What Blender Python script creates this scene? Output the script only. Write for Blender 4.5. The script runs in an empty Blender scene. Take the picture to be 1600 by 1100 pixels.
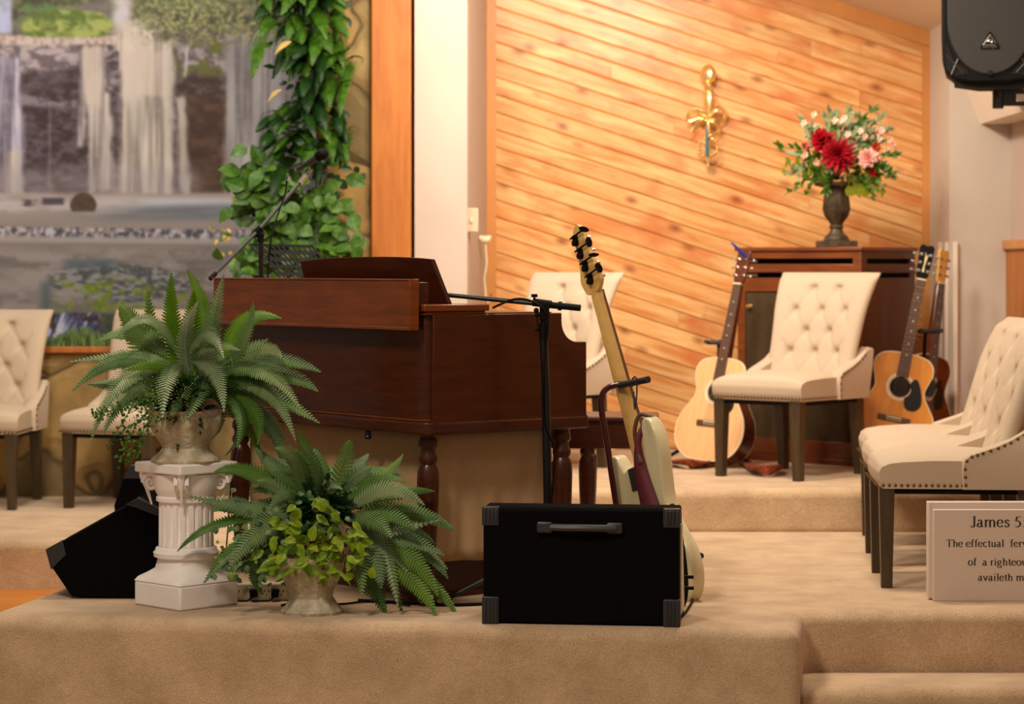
import bpy, math, random
import numpy as np
from mathutils import Vector, Matrix, noise as mnoise
random.seed(7)
S = bpy.context.scene
COL = S.collection
F = 3778.0; HZ = 415.0; CH = 1.18          # 85 mm lens in pixels, horizon row, eye height above the stage
R = math.radians
def lin(r, g, b):
    f = lambda c: (c/255/12.92) if c/255 <= .04045 else ((c/255+.055)/1.055)**2.4
    return (f(r), f(g), f(b), 1)
# ---------------------------------------------------------------- camera, world, lights, exposure
cam_d = bpy.data.cameras.new('camera'); cam = bpy.data.objects.new('camera', cam_d); COL.objects.link(cam)
cam.location = (0, 0, CH); cam.rotation_euler = (R(90), 0, 0)
cam_d.sensor_fit = 'HORIZONTAL'; cam_d.sensor_width = 36; cam_d.lens = 85.0
cam_d.shift_y = -(550-HZ)/1600
cam_d.dof.use_dof = True; cam_d.dof.focus_distance = 8.15; cam_d.dof.aperture_fstop = 3.2
S.camera = cam
S.view_settings.view_transform = 'Standard'; S.view_settings.look = 'None'
S.view_settings.gamma = 1; S.view_settings.use_curve_mapping = False
S.view_settings.exposure = 0.0
w = bpy.data.worlds.new('room_ambient'); S.world = w; w.use_nodes = True
w.node_tree.nodes['Background'].inputs[0].default_value = (1, .82, .66, 1)
w.node_tree.nodes['Background'].inputs[1].default_value = .21
def area(name, loc, target, size, power, col=(1, .85, .69), spread=180, sy=None):
    l = bpy.data.lights.new(name, 'AREA'); l.energy = power; l.color = col
    l.shape = 'RECTANGLE' if sy else 'DISK'; l.size = size
    if sy: l.size_y = sy
    l.spread = R(spread)
    o = bpy.data.objects.new(name, l); COL.objects.link(o); o.location = loc
    o.rotation_euler = (Vector(target)-Vector(loc)).to_track_quat('-Z', 'Y').to_euler()
    return o
area('house_light', (-1.8, 4.4, 4.6), (-.3, 9, .3), 1.0, 150)
area('house_light', (1.4, 3.8, 4.6), (.6, 9, .3), 1.0, 14)
area('stage_light', (-1.1, 8.9, 3.9), (-1.0, 9.3, 0), .7, 66)
area('stage_light', (1.2, 9.3, 3.3), (1.1, 9.6, 0), .6, 46, spread=150)
area('stage_light', (.70, 10.6, 2.85), (.8, 12.9, 1.2), .4, 40)
area('stage_light', (.0, 10.6, 3.2), (.1, 13, 1.6), .35, 38)
area('mural_light', (-2.2, 10.4, 3.7), (-2.2, 12.9, 1.5), .6, 50, (1, .92, .84))
# ---------------------------------------------------------------- helpers
def P(x, y, d):
    return Vector(((x-800)*d/F, d, CH-(y-HZ)*d/F))
def tag(o, label=None, cat=None, group=None, kind=None):
    if label: o['label'] = label
    if cat: o['category'] = cat
    if group: o['group'] = group
    if kind: o['kind'] = kind
    return o
def empty(name, label, cat, loc=(0, 0, 0), rz=0, group=None):
    o = bpy.data.objects.new(name, None); COL.objects.link(o); o.location = loc; o.rotation_euler = (0, 0, rz)
    o.empty_display_size = .05
    o['_w'] = 1; del o['_w']
    return tag(o, label, cat, group)
def place(o, X, Y, Z, loc):
    M = Matrix.Identity(4)
    for i, a in enumerate((X, Y, Z)):
        for j in range(3): M[j][i] = a[j]
    M.translation = loc
    o.matrix_world = M
class MB:
    def __init__(s): s.v = []; s.f = []
    def add(s, v, f, M=None):
        n = len(s.v)
        s.v += [tuple(M @ Vector(p)) for p in v] if M is not None else [tuple(p) for p in v]
        s.f += [tuple(i+n for i in q) for q in f]
        return s
    def box(s, c, d, M=None):
        x, y, z = d[0]/2, d[1]/2, d[2]/2
        v = [(c[0]+i*x, c[1]+j*y, c[2]+k*z) for i in (-1, 1) for j in (-1, 1) for k in (-1, 1)]
        f = [(0,1,3,2), (4,6,7,5), (0,4,5,1), (2,3,7,6), (0,2,6,4), (1,5,7,3)]
        return s.add(v, f, M)
    def box2(s, a, b, M=None):
        return s.box([(a[i]+b[i])/2 for i in range(3)], [abs(b[i]-a[i]) for i in range(3)], M)
    def tube(s, pts, r, n=10, M=None, cap=True):
        pts = [Vector(p) for p in pts]; m = len(pts)
        if not isinstance(r, (list, tuple)): r = [r]*m
        up = Vector((0, 0, 1)); V = []; 
        t0 = (pts[1]-pts[0]).normalized()
        if abs(t0.dot(up)) > .95: up = Vector((0, 1, 0))
        a = t0.cross(up).normalized()
        for i, p in enumerate(pts):
            t = (pts[min(i+1, m-1)]-pts[max(i-1, 0)]).normalized()
            a = (a-t*a.dot(t)).normalized(); b = t.cross(a)
            for k in range(n):
                th = 2*math.pi*k/n
                V.append(p+(a*math.cos(th)+b*math.sin(th))*r[i])
        Fc = [(i*n+k, i*n+(k+1) % n, (i+1)*n+(k+1) % n, (i+1)*n+k) for i in range(m-1) for k in range(n)]
        if cap: Fc += [tuple(range(n))[::-1], tuple((m-1)*n+k for k in range(n))]
        return s.add(V, Fc, M)
    def lathe(s, prof, n=24, M=None, flute=0, fn=0):
        V = []; m = len(prof)
        for (r, z) in prof:
            for k in range(n):
                th = 2*math.pi*k/n
                rr = r*(1-flute*(.5+.5*math.cos(fn*th))) if flute else r
                V.append((rr*math.cos(th), rr*math.sin(th), z))
        Fc = [(i*n+k, i*n+(k+1) % n, (i+1)*n+(k+1) % n, (i+1)*n+k) for i in range(m-1) for k in range(n)]
        Fc += [tuple(range(n))[::-1], tuple((m-1)*n+k for k in range(n))]
        return s.add(V, Fc, M)
    def prism(s, poly, a, b, ax='z', M=None):
        """polygon extruded from a to b along an axis: 'z' (x,y), 'y' (x,z), 'x' (y,z)"""
        g = {'z': lambda p, h: (p[0], p[1], h), 'y': lambda p, h: (p[0], h, p[1]), 'x': lambda p, h: (h, p[0], p[1])}[ax]
        n = len(poly)
        V = [g(p, a) for p in poly]+[g(p, b) for p in poly]
        return s.add(V, [tuple(range(n))[::-1], tuple(range(n, 2*n))]+[(i, (i+1) % n, n+(i+1) % n, n+i) for i in range(n)], M)
    def ball(s, c, r, n=12, M=None):
        if not isinstance(r, (list, tuple)): r = (r, r, r)
        V = []; h = n//2
        for i in range(h+1):
            ph = math.pi*i/h
            for k in range(n):
                th = 2*math.pi*k/n
                V.append((c[0]+r[0]*math.sin(ph)*math.cos(th), c[1]+r[1]*math.sin(ph)*math.sin(th), c[2]+r[2]*math.cos(ph)))
        return s.add(V, [(i*n+k, (i+1)*n+k, (i+1)*n+(k+1) % n, i*n+(k+1) % n) for i in range(h) for k in range(n)], M)
    def grid(s, fn, nu, nv, M=None, wrap=False):
        V = [fn(i/(nu), j/(nv)) for j in range(nv+1) for i in range(nu+1)]
        W = nu+1
        return s.add(V, [(j*W+i, j*W+i+1, (j+1)*W+i+1, (j+1)*W+i) for j in range(nv) for i in range(nu)], M)
    def build(s, name, mat, parent=None, world=False, bevel=0, seg=2, smooth=True, sub=0, solid=0, ang=35, recalc=True):
        me = bpy.data.meshes.new(name); me.from_pydata(s.v, [], s.f); 
        if recalc:
            import bmesh
            bm = bmesh.new(); bm.from_mesh(me)
            bmesh.ops.remove_doubles(bm, verts=bm.verts, dist=1e-6)
            bmesh.ops.recalc_face_normals(bm, faces=bm.faces); bm.to_mesh(me); bm.free()
        me.materials.append(mat)
        if smooth:
            me.polygons.foreach_set('use_smooth', [True]*len(me.polygons))
            me.set_sharp_from_angle(angle=R(ang))
        o = bpy.data.objects.new(name, me); COL.objects.link(o)
        if parent:
            o.parent = parent
            if world:
                bpy.context.view_layer.update()
                o.matrix_parent_inverse = parent.matrix_world.inverted()
        if bevel:
            m = o.modifiers.new('bevel', 'BEVEL'); m.width = bevel; m.segments = seg; m.limit_method = 'ANGLE'; m.angle_limit = R(40)
            m.harden_normals = False
        if sub:
            m = o.modifiers.new('sub', 'SUBSURF'); m.levels = sub; m.render_levels = sub
        if solid:
            m = o.modifiers.new('solid', 'SOLIDIFY'); m.thickness = solid; m.offset = 0
        return o
def catmull(pts, k=6, closed=True):
    n = len(pts); out = []
    rng = range(n) if closed else range(n-1)
    for i in rng:
        g = (lambda j: pts[j % n]) if closed else (lambda j: pts[max(0, min(n-1, j))])
        p0, p1, p2, p3 = [Vector(g(i+j)) for j in (-1, 0, 1, 2)]
        for q in range(k):
            t = q/k
            out.append(.5*((2*p1)+(p2-p0)*t+(2*p0-5*p1+4*p2-p3)*t*t+(3*p1-p0-3*p2+p3)*t**3))
    if not closed: out.append(Vector(pts[-1]))
    return out
def copy_tree(o, parent=None):
    c = o.copy(); COL.objects.link(c)
    if parent: c.parent = parent; c.matrix_parent_inverse = o.matrix_parent_inverse.copy()
    for ch in list(o.children):
        if ch.parent == o: copy_tree(ch, c)
    return c
# ---------------------------------------------------------------- materials
def mk(name, rgb, rough=.6, metal=0, var=0, scale=8, stretch=(1, 1, 1), bump=0, bscale=None, rgb2=None, spec=.5, objvar=0, coat=0, rot=(0, 0, 0), trans=0, detail=6, dist=0):
    m = bpy.data.materials.new(name); m.use_nodes = True; N = m.node_tree.nodes; L = m.node_tree.links
    b = N['Principled BSDF']; c = lin(*rgb)
    b.inputs['Base Color'].default_value = c; b.inputs['Roughness'].default_value = rough
    b.inputs['Metallic'].default_value = metal; b.inputs['Specular IOR Level'].default_value = spec
    if coat: b.inputs['Coat Weight'].default_value = coat; b.inputs['Coat Roughness'].default_value = .12
    if trans:
        b.inputs['Transmission Weight'].default_value = 0
        b.inputs['Subsurface Weight'].default_value = 0
    tc = N.new('ShaderNodeTexCoord'); mp = N.new('ShaderNodeMapping'); L.new(tc.outputs['Object'], mp.inputs[0])
    mp.inputs['Scale'].default_value = stretch; mp.inputs['Rotation'].default_value = rot
    out = None
    if var or rgb2:
        nz = N.new('ShaderNodeTexNoise'); L.new(mp.outputs[0], nz.inputs['Vector'])
        nz.inputs['Scale'].default_value = scale; nz.inputs['Detail'].default_value = detail; nz.inputs['Roughness'].default_value = .62
        nz.inputs['Distortion'].default_value = dist
        cr = N.new('ShaderNodeValToRGB'); L.new(nz.outputs['Fac'], cr.inputs[0])
        c2 = lin(*rgb2) if rgb2 else tuple(x*(1-var) for x in c[:3])+(1,)
        cr.color_ramp.elements[0].position = .34; cr.color_ramp.elements[1].position = .66
        cr.color_ramp.elements[0].color = c2
        cr.color_ramp.elements[1].color = c if rgb2 else tuple(min(1, x*(1+var*.6)) for x in c[:3])+(1,)
        out = cr.outputs[0]
    if objvar:
        oi = N.new('ShaderNodeObjectInfo'); hv = N.new('ShaderNodeHueSaturation')
        mr = N.new('ShaderNodeMapRange'); L.new(oi.outputs['Random'], mr.inputs[0])
        mr.inputs[3].default_value = 1-objvar; mr.inputs[4].default_value = 1+objvar
        L.new(mr.outputs[0], hv.inputs['Value'])
        mr2 = N.new('ShaderNodeMapRange'); L.new(oi.outputs['Random'], mr2.inputs[0])
        mr2.inputs[3].default_value = 1.15; mr2.inputs[4].default_value = .7
        L.new(mr2.outputs[0], hv.inputs['Saturation'])
        if out: L.new(out, hv.inputs['Color'])
        else: hv.inputs['Color'].default_value = c
        out = hv.outputs[0]
    if out: L.new(out, b.inputs['Base Color'])
    if bump:
        nb = N.new('ShaderNodeTexNoise'); L.new(mp.outputs[0], nb.inputs['Vector']); nb.inputs['Scale'].default_value = bscale or scale
        nb.inputs['Detail'].default_value = 4
        bp = N.new('ShaderNodeBump'); bp.inputs['Strength'].default_value = bump; bp.inputs['Distance'].default_value = .02
        L.new(nb.outputs['Fac'], bp.inputs['Height']); L.new(bp.outputs[0], b.inputs['Normal'])
    return m
def mix_rgb(N, L, a, b, fac, mode='MIX'):
    x = N.new('ShaderNodeMix'); x.data_type = 'RGBA'; x.blend_type = mode
    for sock, val in ((x.inputs[0], fac), (x.inputs[6], a), (x.inputs[7], b)):
        if hasattr(val, 'is_output'): L.new(val, sock)
        else: sock.default_value = val
    return x.outputs[2]
def carpet_mat():
    m = bpy.data.materials.new('carpet'); m.use_nodes = True; N = m.node_tree.nodes; L = m.node_tree.links; b = N['Principled BSDF']
    tc = N.new('ShaderNodeTexCoord')
    def nz(s, d=3, r=.6):
        n = N.new('ShaderNodeTexNoise'); L.new(tc.outputs['Object'], n.inputs['Vector']); n.inputs['Scale'].default_value = s
        n.inputs['Detail'].default_value = d; n.inputs['Roughness'].default_value = r; return n.outputs['Fac']
    def ramp(f, a, b_, p0, p1):
        c = N.new('ShaderNodeValToRGB'); L.new(f, c.inputs[0]); c.color_ramp.elements[0].position = p0; c.color_ramp.elements[1].position = p1
        c.color_ramp.elements[0].color = a; c.color_ramp.elements[1].color = b_; return c.outputs[0]
    base = ramp(nz(5), lin(202, 170, 135), lin(224, 193, 156), .35, .65)
    sp = ramp(nz(330, 2, .8), (.45, .42, .38, 1), (1.35, 1.35, 1.32, 1), .3, .7)
    c = mix_rgb(N, L, base, sp, .75, 'MULTIPLY'); L.new(c, b.inputs['Base Color'])
    b.inputs['Roughness'].default_value = 1; b.inputs['Specular IOR Level'].default_value = .1
    b.inputs['Sheen Weight'].default_value = .25; b.inputs['Sheen Roughness'].default_value = .5
    bp = N.new('ShaderNodeBump'); bp.inputs['Strength'].default_value = .7; bp.inputs['Distance'].default_value = .008
    L.new(nz(260, 3), bp.inputs['Height'])
    bp2 = N.new('ShaderNodeBump'); bp2.inputs['Strength'].default_value = .25; bp2.inputs['Distance'].default_value = .03
    L.new(nz(14), bp2.inputs['Height']); L.new(bp2.outputs[0], bp.inputs['Normal']); L.new(bp.outputs[0], b.inputs['Normal'])
    return m
def plank_mat():
    m = bpy.data.materials.new('knotty_pine'); m.use_nodes = True; N = m.node_tree.nodes; L = m.node_tree.links; b = N['Principled BSDF']
    tc = N.new('ShaderNodeTexCoord'); g = N.new('ShaderNodeNewGeometry')
    mp = N.new('ShaderNodeMapping'); mp.inputs['Rotation'].default_value = (0, R(-18), 0); L.new(tc.outputs['Object'], mp.inputs[0])
    # offset every board so that its figure does not run on into the next
    off = N.new('ShaderNodeVectorMath'); off.operation = 'SCALE'; off.inputs[0].default_value = (37, 11, 23); L.new(g.outputs['Random Per Island'], off.inputs['Scale'])
    ad = N.new('ShaderNodeVectorMath'); L.new(mp.outputs[0], ad.inputs[0]); L.new(off.outputs[0], ad.inputs[1])
    st = N.new('ShaderNodeMapping'); st.inputs['Scale'].default_value = (1.2, 6, 12); L.new(ad.outputs[0], st.inputs[0])
    n1 = N.new('ShaderNodeTexNoise'); n1.inputs['Scale'].default_value = 2.2; n1.inputs['Detail'].default_value = 5; n1.inputs['Distortion'].default_value = .6; L.new(st.outputs[0], n1.inputs['Vector'])
    c1 = N.new('ShaderNodeValToRGB'); L.new(n1.outputs['Fac'], c1.inputs[0])
    c1.color_ramp.elements[0].position = .3; c1.color_ramp.elements[0].color = lin(208, 136, 66)
    c1.color_ramp.elements[1].position = .68; c1.color_ramp.elements[1].color = lin(238, 192, 130)
    s2 = N.new('ShaderNodeMapping'); s2.inputs['Scale'].default_value = (1.4, 3, 2.4); L.new(ad.outputs[0], s2.inputs[0])
    n2 = N.new('ShaderNodeTexNoise'); n2.inputs['Scale'].default_value = 2.4; n2.inputs['Detail'].default_value = 3; L.new(s2.outputs[0], n2.inputs['Vector'])
    c2 = N.new('ShaderNodeValToRGB'); L.new(n2.outputs['Fac'], c2.inputs[0])
    c2.color_ramp.elements[0].position = .50; c2.color_ramp.elements[0].color = (0, 0, 0, 1)
    c2.color_ramp.elements[1].position = .72; c2.color_ramp.elements[1].color = (.95, .95, .95, 1)
    a = mix_rgb(N, L, c1.outputs[0], lin(208, 122, 66), c2.outputs[0])
    # knots
    s3 = N.new('ShaderNodeMapping'); s3.inputs['Scale'].default_value = (3.6, 0.01, 6.5); L.new(ad.outputs[0], s3.inputs[0])
    v = N.new('ShaderNodeTexVoronoi'); v.inputs['Scale'].default_value = 1.15; L.new(s3.outputs[0], v.inputs['Vector'])
    ck = N.new('ShaderNodeValToRGB'); L.new(v.outputs['Distance'], ck.inputs[0])
    ck.color_ramp.elements[0].position = .03; ck.color_ramp.elements[0].color = (.85, .85, .85, 1)
    ck.color_ramp.elements[1].position = .22; ck.color_ramp.elements[1].color = (0, 0, 0, 1)
    a = mix_rgb(N, L, a, lin(132, 60, 26), ck.outputs[0])
    hs = N.new('ShaderNodeHueSaturation'); L.new(a, hs.inputs['Color'])
    mr = N.new('ShaderNodeMapRange'); L.new(g.outputs['Random Per Island'], mr.inputs[0]); mr.inputs[3].default_value = .9; mr.inputs[4].default_value = 1.08
    L.new(mr.outputs[0], hs.inputs['Value']); L.new(hs.outputs[0], b.inputs['Base Color'])
    b.inputs['Roughness'].default_value = .34; b.inputs['Specular IOR Level'].default_value = .5
    return m
def stone_mat():
    m = bpy.data.materials.new('flagstone'); m.use_nodes = True; N = m.node_tree.nodes; L = m.node_tree.links; b = N['Principled BSDF']
    tc = N.new('ShaderNodeTexCoord')
    nd = N.new('ShaderNodeTexNoise'); nd.inputs['Scale'].default_value = 2.5; L.new(tc.outputs['Object'], nd.inputs['Vector'])
    ad = N.new('ShaderNodeVectorMath'); ad.operation = 'MULTIPLY_ADD'; L.new(nd.outputs['Color'], ad.inputs[0]); ad.inputs[1].default_value = (.5, .5, .5); L.new(tc.outputs['Object'], ad.inputs[2])
    v = N.new('ShaderNodeTexVoronoi'); v.inputs['Scale'].default_value = 1.9; L.new(ad.outputs[0], v.inputs['Vector'])
    e = N.new('ShaderNodeTexVoronoi'); e.feature = 'DISTANCE_TO_EDGE'; e.inputs['Scale'].default_value = 1.9; L.new(ad.outputs[0], e.inputs['Vector'])
    sp = N.new('ShaderNodeSeparateColor'); L.new(v.outputs['Color'], sp.inputs[0])
    cr = N.new('ShaderNodeValToRGB'); L.new(sp.outputs[0], cr.inputs[0]); el = cr.color_ramp.elements
    el[0].position = 0; el[0].color = lin(118, 100, 62); el[1].position = 1; el[1].color = lin(196, 160, 92)
    for p, c in ((.3, (150, 132, 88)), (.55, (172, 142, 84)), (.8, (160, 128, 76))):
        x = el.new(p); x.color = lin(*c)
    n = N.new('ShaderNodeTexNoise'); n.inputs['Scale'].default_value = 7; n.inputs['Detail'].default_value = 8; L.new(tc.outputs['Object'], n.inputs['Vector'])
    cn = N.new('ShaderNodeValToRGB'); L.new(n.outputs['Fac'], cn.inputs[0]); cn.color_ramp.elements[0].position = .3; cn.color_ramp.elements[0].color = (.55, .52, .5, 1)
    cn.color_ramp.elements[1].position = .7; cn.color_ramp.elements[1].color = (1.15, 1.12, 1.1, 1)
    a = mix_rgb(N, L, cr.outputs[0], cn.outputs[0], .8, 'MULTIPLY')
    ce = N.new('ShaderNodeValToRGB'); L.new(e.outputs['Distance'], ce.inputs[0]); ce.color_ramp.elements[0].position = .008; ce.color_ramp.elements[0].color = (1, 1, 1, 1)
    ce.color_ramp.elements[1].position = .035; ce.color_ramp.elements[1].color = (0, 0, 0, 1)
    a = mix_rgb(N, L, a, lin(98, 78, 46), ce.outputs[0]); L.new(a, b.inputs['Base Color'])
    b.inputs['Roughness'].default_value = .8
    ml = N.new('ShaderNodeMath'); ml.operation = 'MULTIPLY_ADD'; L.new(n.outputs['Fac'], ml.inputs[0]); ml.inputs[1].default_value = .4
    mn = N.new('ShaderNodeMath'); mn.operation = 'MINIMUM'; L.new(e.outputs['Distance'], mn.inputs[0]); mn.inputs[1].default_value = .1
    m3 = N.new('ShaderNodeMath'); m3.operation = 'MULTIPLY'; L.new(mn.outputs[0], m3.inputs[0]); m3.inputs[1].default_value = 8; L.new(m3.outputs[0], ml.inputs[2])
    bp = N.new('ShaderNodeBump'); bp.inputs['Strength'].default_value = .8; bp.inputs['Distance'].default_value = .02; L.new(ml.outputs[0], bp.inputs['Height']); L.new(bp.outputs[0], b.inputs['Normal'])
    return m
def leaf_mat(name, rgb, rgb2, rough=.5, objvar=.22, scale=6):
    m = mk(name, rgb, rough, rgb2=rgb2, scale=scale, objvar=objvar, spec=.35)
    N = m.node_tree.nodes; L = m.node_tree.links; b = N['Principled BSDF']
    src = b.inputs['Base Color'].links[0].from_socket
    t = N.new('ShaderNodeBsdfTranslucent'); L.new(src, t.inputs[0])
    mx = N.new('ShaderNodeMixShader'); mx.inputs[0].default_value = .22; L.new(b.outputs[0], mx.inputs[1]); L.new(t.outputs[0], mx.inputs[2])
    L.new(mx.outputs[0], N['Material Output'].inputs[0])
    return m
M = dict(
 carpet=carpet_mat(), pine=plank_mat(), stone=stone_mat(),
 white=mk('white_wall', (194, 176, 162), .75, var=.03, scale=3),
 shade=mk('tan_wall', (196, 184, 170), .8, var=.03, scale=3),
 ceil=mk('ceiling_paint', (232, 218, 200), .85),
 post=mk('cedar', (190, 116, 46), .5, rgb2=(164, 92, 32), scale=3, stretch=(5, 5, .7), dist=.8),
 trimwood=mk('pine_trim', (208, 142, 76), .45, var=.15, scale=4, stretch=(1, 1, .3)),
 floorwood=mk('floor_boards', (206, 132, 44), .3, rgb2=(184, 104, 28), scale=3, stretch=(.6, 6, 1)),
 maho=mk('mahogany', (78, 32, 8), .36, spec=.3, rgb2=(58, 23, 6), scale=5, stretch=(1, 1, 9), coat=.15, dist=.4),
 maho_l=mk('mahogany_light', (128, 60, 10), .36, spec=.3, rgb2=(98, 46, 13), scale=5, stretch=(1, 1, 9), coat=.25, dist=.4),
 leslie=mk('walnut_side', (84, 40, 19), .38, rgb2=(64, 28, 12), scale=5, stretch=(9, 9, 1), coat=.25),
 leslie_f=mk('walnut_rail', (128, 66, 26), .38, rgb2=(100, 48, 18), scale=5, stretch=(1, 1, 8), coat=.25),
 grille=mk('grille_cloth', (72, 54, 26), .9, var=.2, scale=60),
 linen=mk('linen', (194, 174, 150), .95, var=.045, scale=150, stretch=(1, 1, 1), spec=.15, bump=.12, bscale=350),
 chairleg=mk('chair_leg_stain', (72, 56, 32), .42, rgb2=(56, 42, 24), scale=6, stretch=(6, 6, 1)),
 brass=mk('antique_brass', (96, 70, 36), .38, metal=.85),
 gold=mk('polished_brass', (255, 232, 168), .34, metal=1),
 chrome=mk('chrome', (200, 196, 190), .2, metal=1),
 black=mk('black_plastic', (9, 8, 8), .6, spec=.15),
 blackmetal=mk('black_metal', (24, 22, 22), .32, metal=.3),
 blackcarpet=mk('speaker_carpet', (13, 10, 11), 1, var=.3, scale=300, spec=.08, bump=.3, bscale=300),
 corner=mk('corner_plastic', (44, 41, 42), .45),
 rubber=mk('rubber', (30, 28, 28), .6),
 plaster=mk('white_plaster', (246, 238, 232), .75, var=.03, scale=12),
 urn=mk('aged_stone', (206, 194, 168), .9, rgb2=(158, 142, 112), scale=16, bump=.9, bscale=26, detail=9),
 darkurn=mk('bronze_urn', (50, 42, 33), .5, rgb2=(92, 74, 50), scale=20, metal=.3, bump=.3),
 fern=leaf_mat('fern_green', (108, 142, 74), (72, 110, 46)),
 fern_l=leaf_mat('fern_pale', (154, 170, 124), (108, 136, 84), .42, .15),
 fern_b=leaf_mat('fern_bright', (116, 154, 50), (82, 120, 34), .5, .15),
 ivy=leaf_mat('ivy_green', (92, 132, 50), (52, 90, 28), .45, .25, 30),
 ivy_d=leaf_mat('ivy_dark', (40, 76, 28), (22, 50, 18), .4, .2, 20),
 lime=leaf_mat('variegated_green', (164, 182, 58), (96, 138, 30), .4, .15, 35),
 yellowleaf=leaf_mat('yellow_green', (150, 158, 48), (104, 120, 36), .5, .2),
 stem=mk('stem', (70, 78, 36), .6),
 cream=mk('cream_lacquer', (214, 200, 158), .22, coat=.5),
 maple=mk('maple', (214, 168, 92), .35, var=.08, scale=6, stretch=(6, 6, 1), coat=.3),
 rosewood=mk('rosewood', (92, 58, 36), .5, var=.2, scale=12),
 spruce=mk('spruce_pale', (238, 190, 136), .3, rgb2=(226, 174, 118), scale=6, stretch=(9, 1, 1), coat=.5),
 spruce2=mk('spruce_amber', (220, 150, 62), .25, rgb2=(208, 134, 50), scale=6, stretch=(9, 1, 1), coat=.6),
 gside=mk('guitar_side', (112, 54, 24), .22, rgb2=(72, 30, 14), scale=4, coat=.6),
 ivory=mk('ivory', (236, 222, 190), .4),
 maroon=mk('maroon_strap', (92, 20, 34), .7, var=.1, scale=30),
 redmetal=mk('maroon_metal', (74, 14, 20), .22, metal=.3, coat=.5),
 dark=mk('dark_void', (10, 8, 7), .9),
 curtain=mk('curtain_cloth', (190, 158, 118), .95, var=.05, scale=20, spec=.1),
 blue=mk('blue_plastic', (24, 60, 170), .4),
 teal=mk('teal_wax', (18, 108, 118), .5),
 red=leaf_mat('red_petal', (196, 8, 34), (140, 2, 20), .6, .0),
 pink=leaf_mat('pink_petal', (240, 150, 140), (250, 190, 170), .5, .1),
 blossom=leaf_mat('pale_blossom', (250, 226, 190), (240, 190, 170), .5, .1),
 orange=leaf_mat('orange_petal', (226, 84, 30), (200, 60, 20), .5, .1),
 card=mk('sign_board', (212, 194, 178), .7),
 ink=mk('ink', (38, 28, 20), .7),
 outlet=mk('beige_plastic', (206, 188, 160), .5),
 moss=mk('moss', (92, 128, 28), .9, rgb2=(60, 92, 18), scale=20),
 weave=mk('woven_strap', (186, 80, 46), .9, rgb2=(60, 48, 36), scale=90, detail=1),
 straw=mk('dry_frond', (176, 150, 80), .8, var=.2),
)
M['pick'] = mk('pickguard', (16, 16, 20), .3)
# ---------------------------------------------------------------- the setting
def struct(name, mb, mat, **k):
    o = mb.build(name, mat, **k); o['kind'] = 'structure'; return o
# stage carpet: front platform with a stair nook at the right
poly = [(-1.80, 8.14), (.927, 7.80), (.994, 8.25), (3.0, 8.25), (3.0, 13.3), (-5, 13.3), (-5, 10.45), (-1.47, 10.45), (-1.675, 8.79)]
struct('floor', MB().prism(poly, -.9, 0), M['carpet'], bevel=.045, seg=5, ang=60)
struct('floor_step', MB().box2((.945, 7.90, -.9), (3.0, 8.26, -.203)), M['carpet'], bevel=.045, seg=5, ang=60)
struct('floor_step', MB().box2((.93, 7.52, -.9), (3.0, 7.92, -.41)), M['carpet'], bevel=.045, seg=5, ang=60)
struct('floor_platform', MB().prism([(-.45, 10.71), (3.0, 10.71), (3.0, 13.3), (-.45, 13.3)], -.02, .19), M['carpet'], bevel=.04, seg=5, ang=60)
struct('floor_boards', MB().box2((-5, 8.15, -.9), (-1.6, 10.46, -.22)), M['floorwood'])
struct('floor_hall', MB().box2((-5, 3.0, -.95), (3.0, 8.3, -.88)), M['carpet'])
# back wall of diagonal pine boards
SL = math.tan(R(18)); WY = 13.0
def wall_planks():
    x0, x1 = -.115, 2.225; mb = MB(); pitch = .0942; zt0 = 2.443+(2.244-x0)*.325
    # base sheet in the grooves
    zl = lambda x: 2.443+(2.244-x)*.325
    mb.prism([(x0-.05, .1), (x1+.05, .1), (x1+.05, zl(x1)), (x0-.05, zl(x0))], WY+.012, WY+.06, 'y')
    z = .19+pitch*.55; rnd = random.Random(3)
    k = 0
    lines = []
    zz = -1.0
    while zz < 3.6:
        lines.append(zz); zz += pitch
    for a in lines:                     # board between a and a+pitch at x = x0
        b = a+pitch; q = []
        lo = lambda x: a-(x-x0)*SL; hi = lambda x: b-(x-x0)*SL
        fl = .195
        # several lengths butted end to end
        xs = [x0]; x = x0+rnd.uniform(.5, 2.2)
        while x < x1-.25: xs.append(x); x += rnd.uniform(1.3, 2.4)
        xs.append(x1)
        for xa, xb in zip(xs[:-1], xs[1:]):
            g = .0035; gx = .0005
            pa = [(xa+gx, lo(xa)), (xb-gx, lo(xb)), (xb-gx, hi(xb)), (xa+gx, hi(xa))]
            if hi(xa) < fl and hi(xb) < fl: continue
            if lo(xb) > zl(xb) and lo(xa) > zl(xa): continue
            # clip to floor and ceiling
            cl = []
            for i in range(4):
                p, q2 = pa[i], pa[(i+1) % 4]
                if p[1] >= fl: cl.append(p)
                if (p[1]-fl)*(q2[1]-fl) < 0:
                    t = (fl-p[1])/(q2[1]-p[1]); cl.append((p[0]+t*(q2[0]-p[0]), fl))
            if len(cl) < 3: continue
            m = len(cl)
            cx = sum(p[0] for p in cl)/m; 
            # front face inset in z for the V groove
            def ins(p, g2):
                cz = (lo(p[0])+hi(p[0]))/2
                s = 1 if p[1] > cz else -1
                return (p[0], p[1]-s*g2)
            V = [(p[0], WY+.014, ins(p, .001)[1]) for p in cl]+[(p[0], WY+.004, ins(p, .002)[1]) for p in cl]+[(p[0], WY, ins(p, .0085)[1]) for p in cl]
            Fc = [tuple(range(2*m, 3*m))]+[(j*m+i, j*m+(i+1) % m, (j+1)*m+(i+1) % m, (j+1)*m+i) for j in (0, 1) for i in range(m)]
            mb.add(V, Fc)
    return mb
struct('wall_back', wall_planks(), M['pine'], smooth=False)
zl = lambda x: 2.443+(2.244-x)*.325
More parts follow.
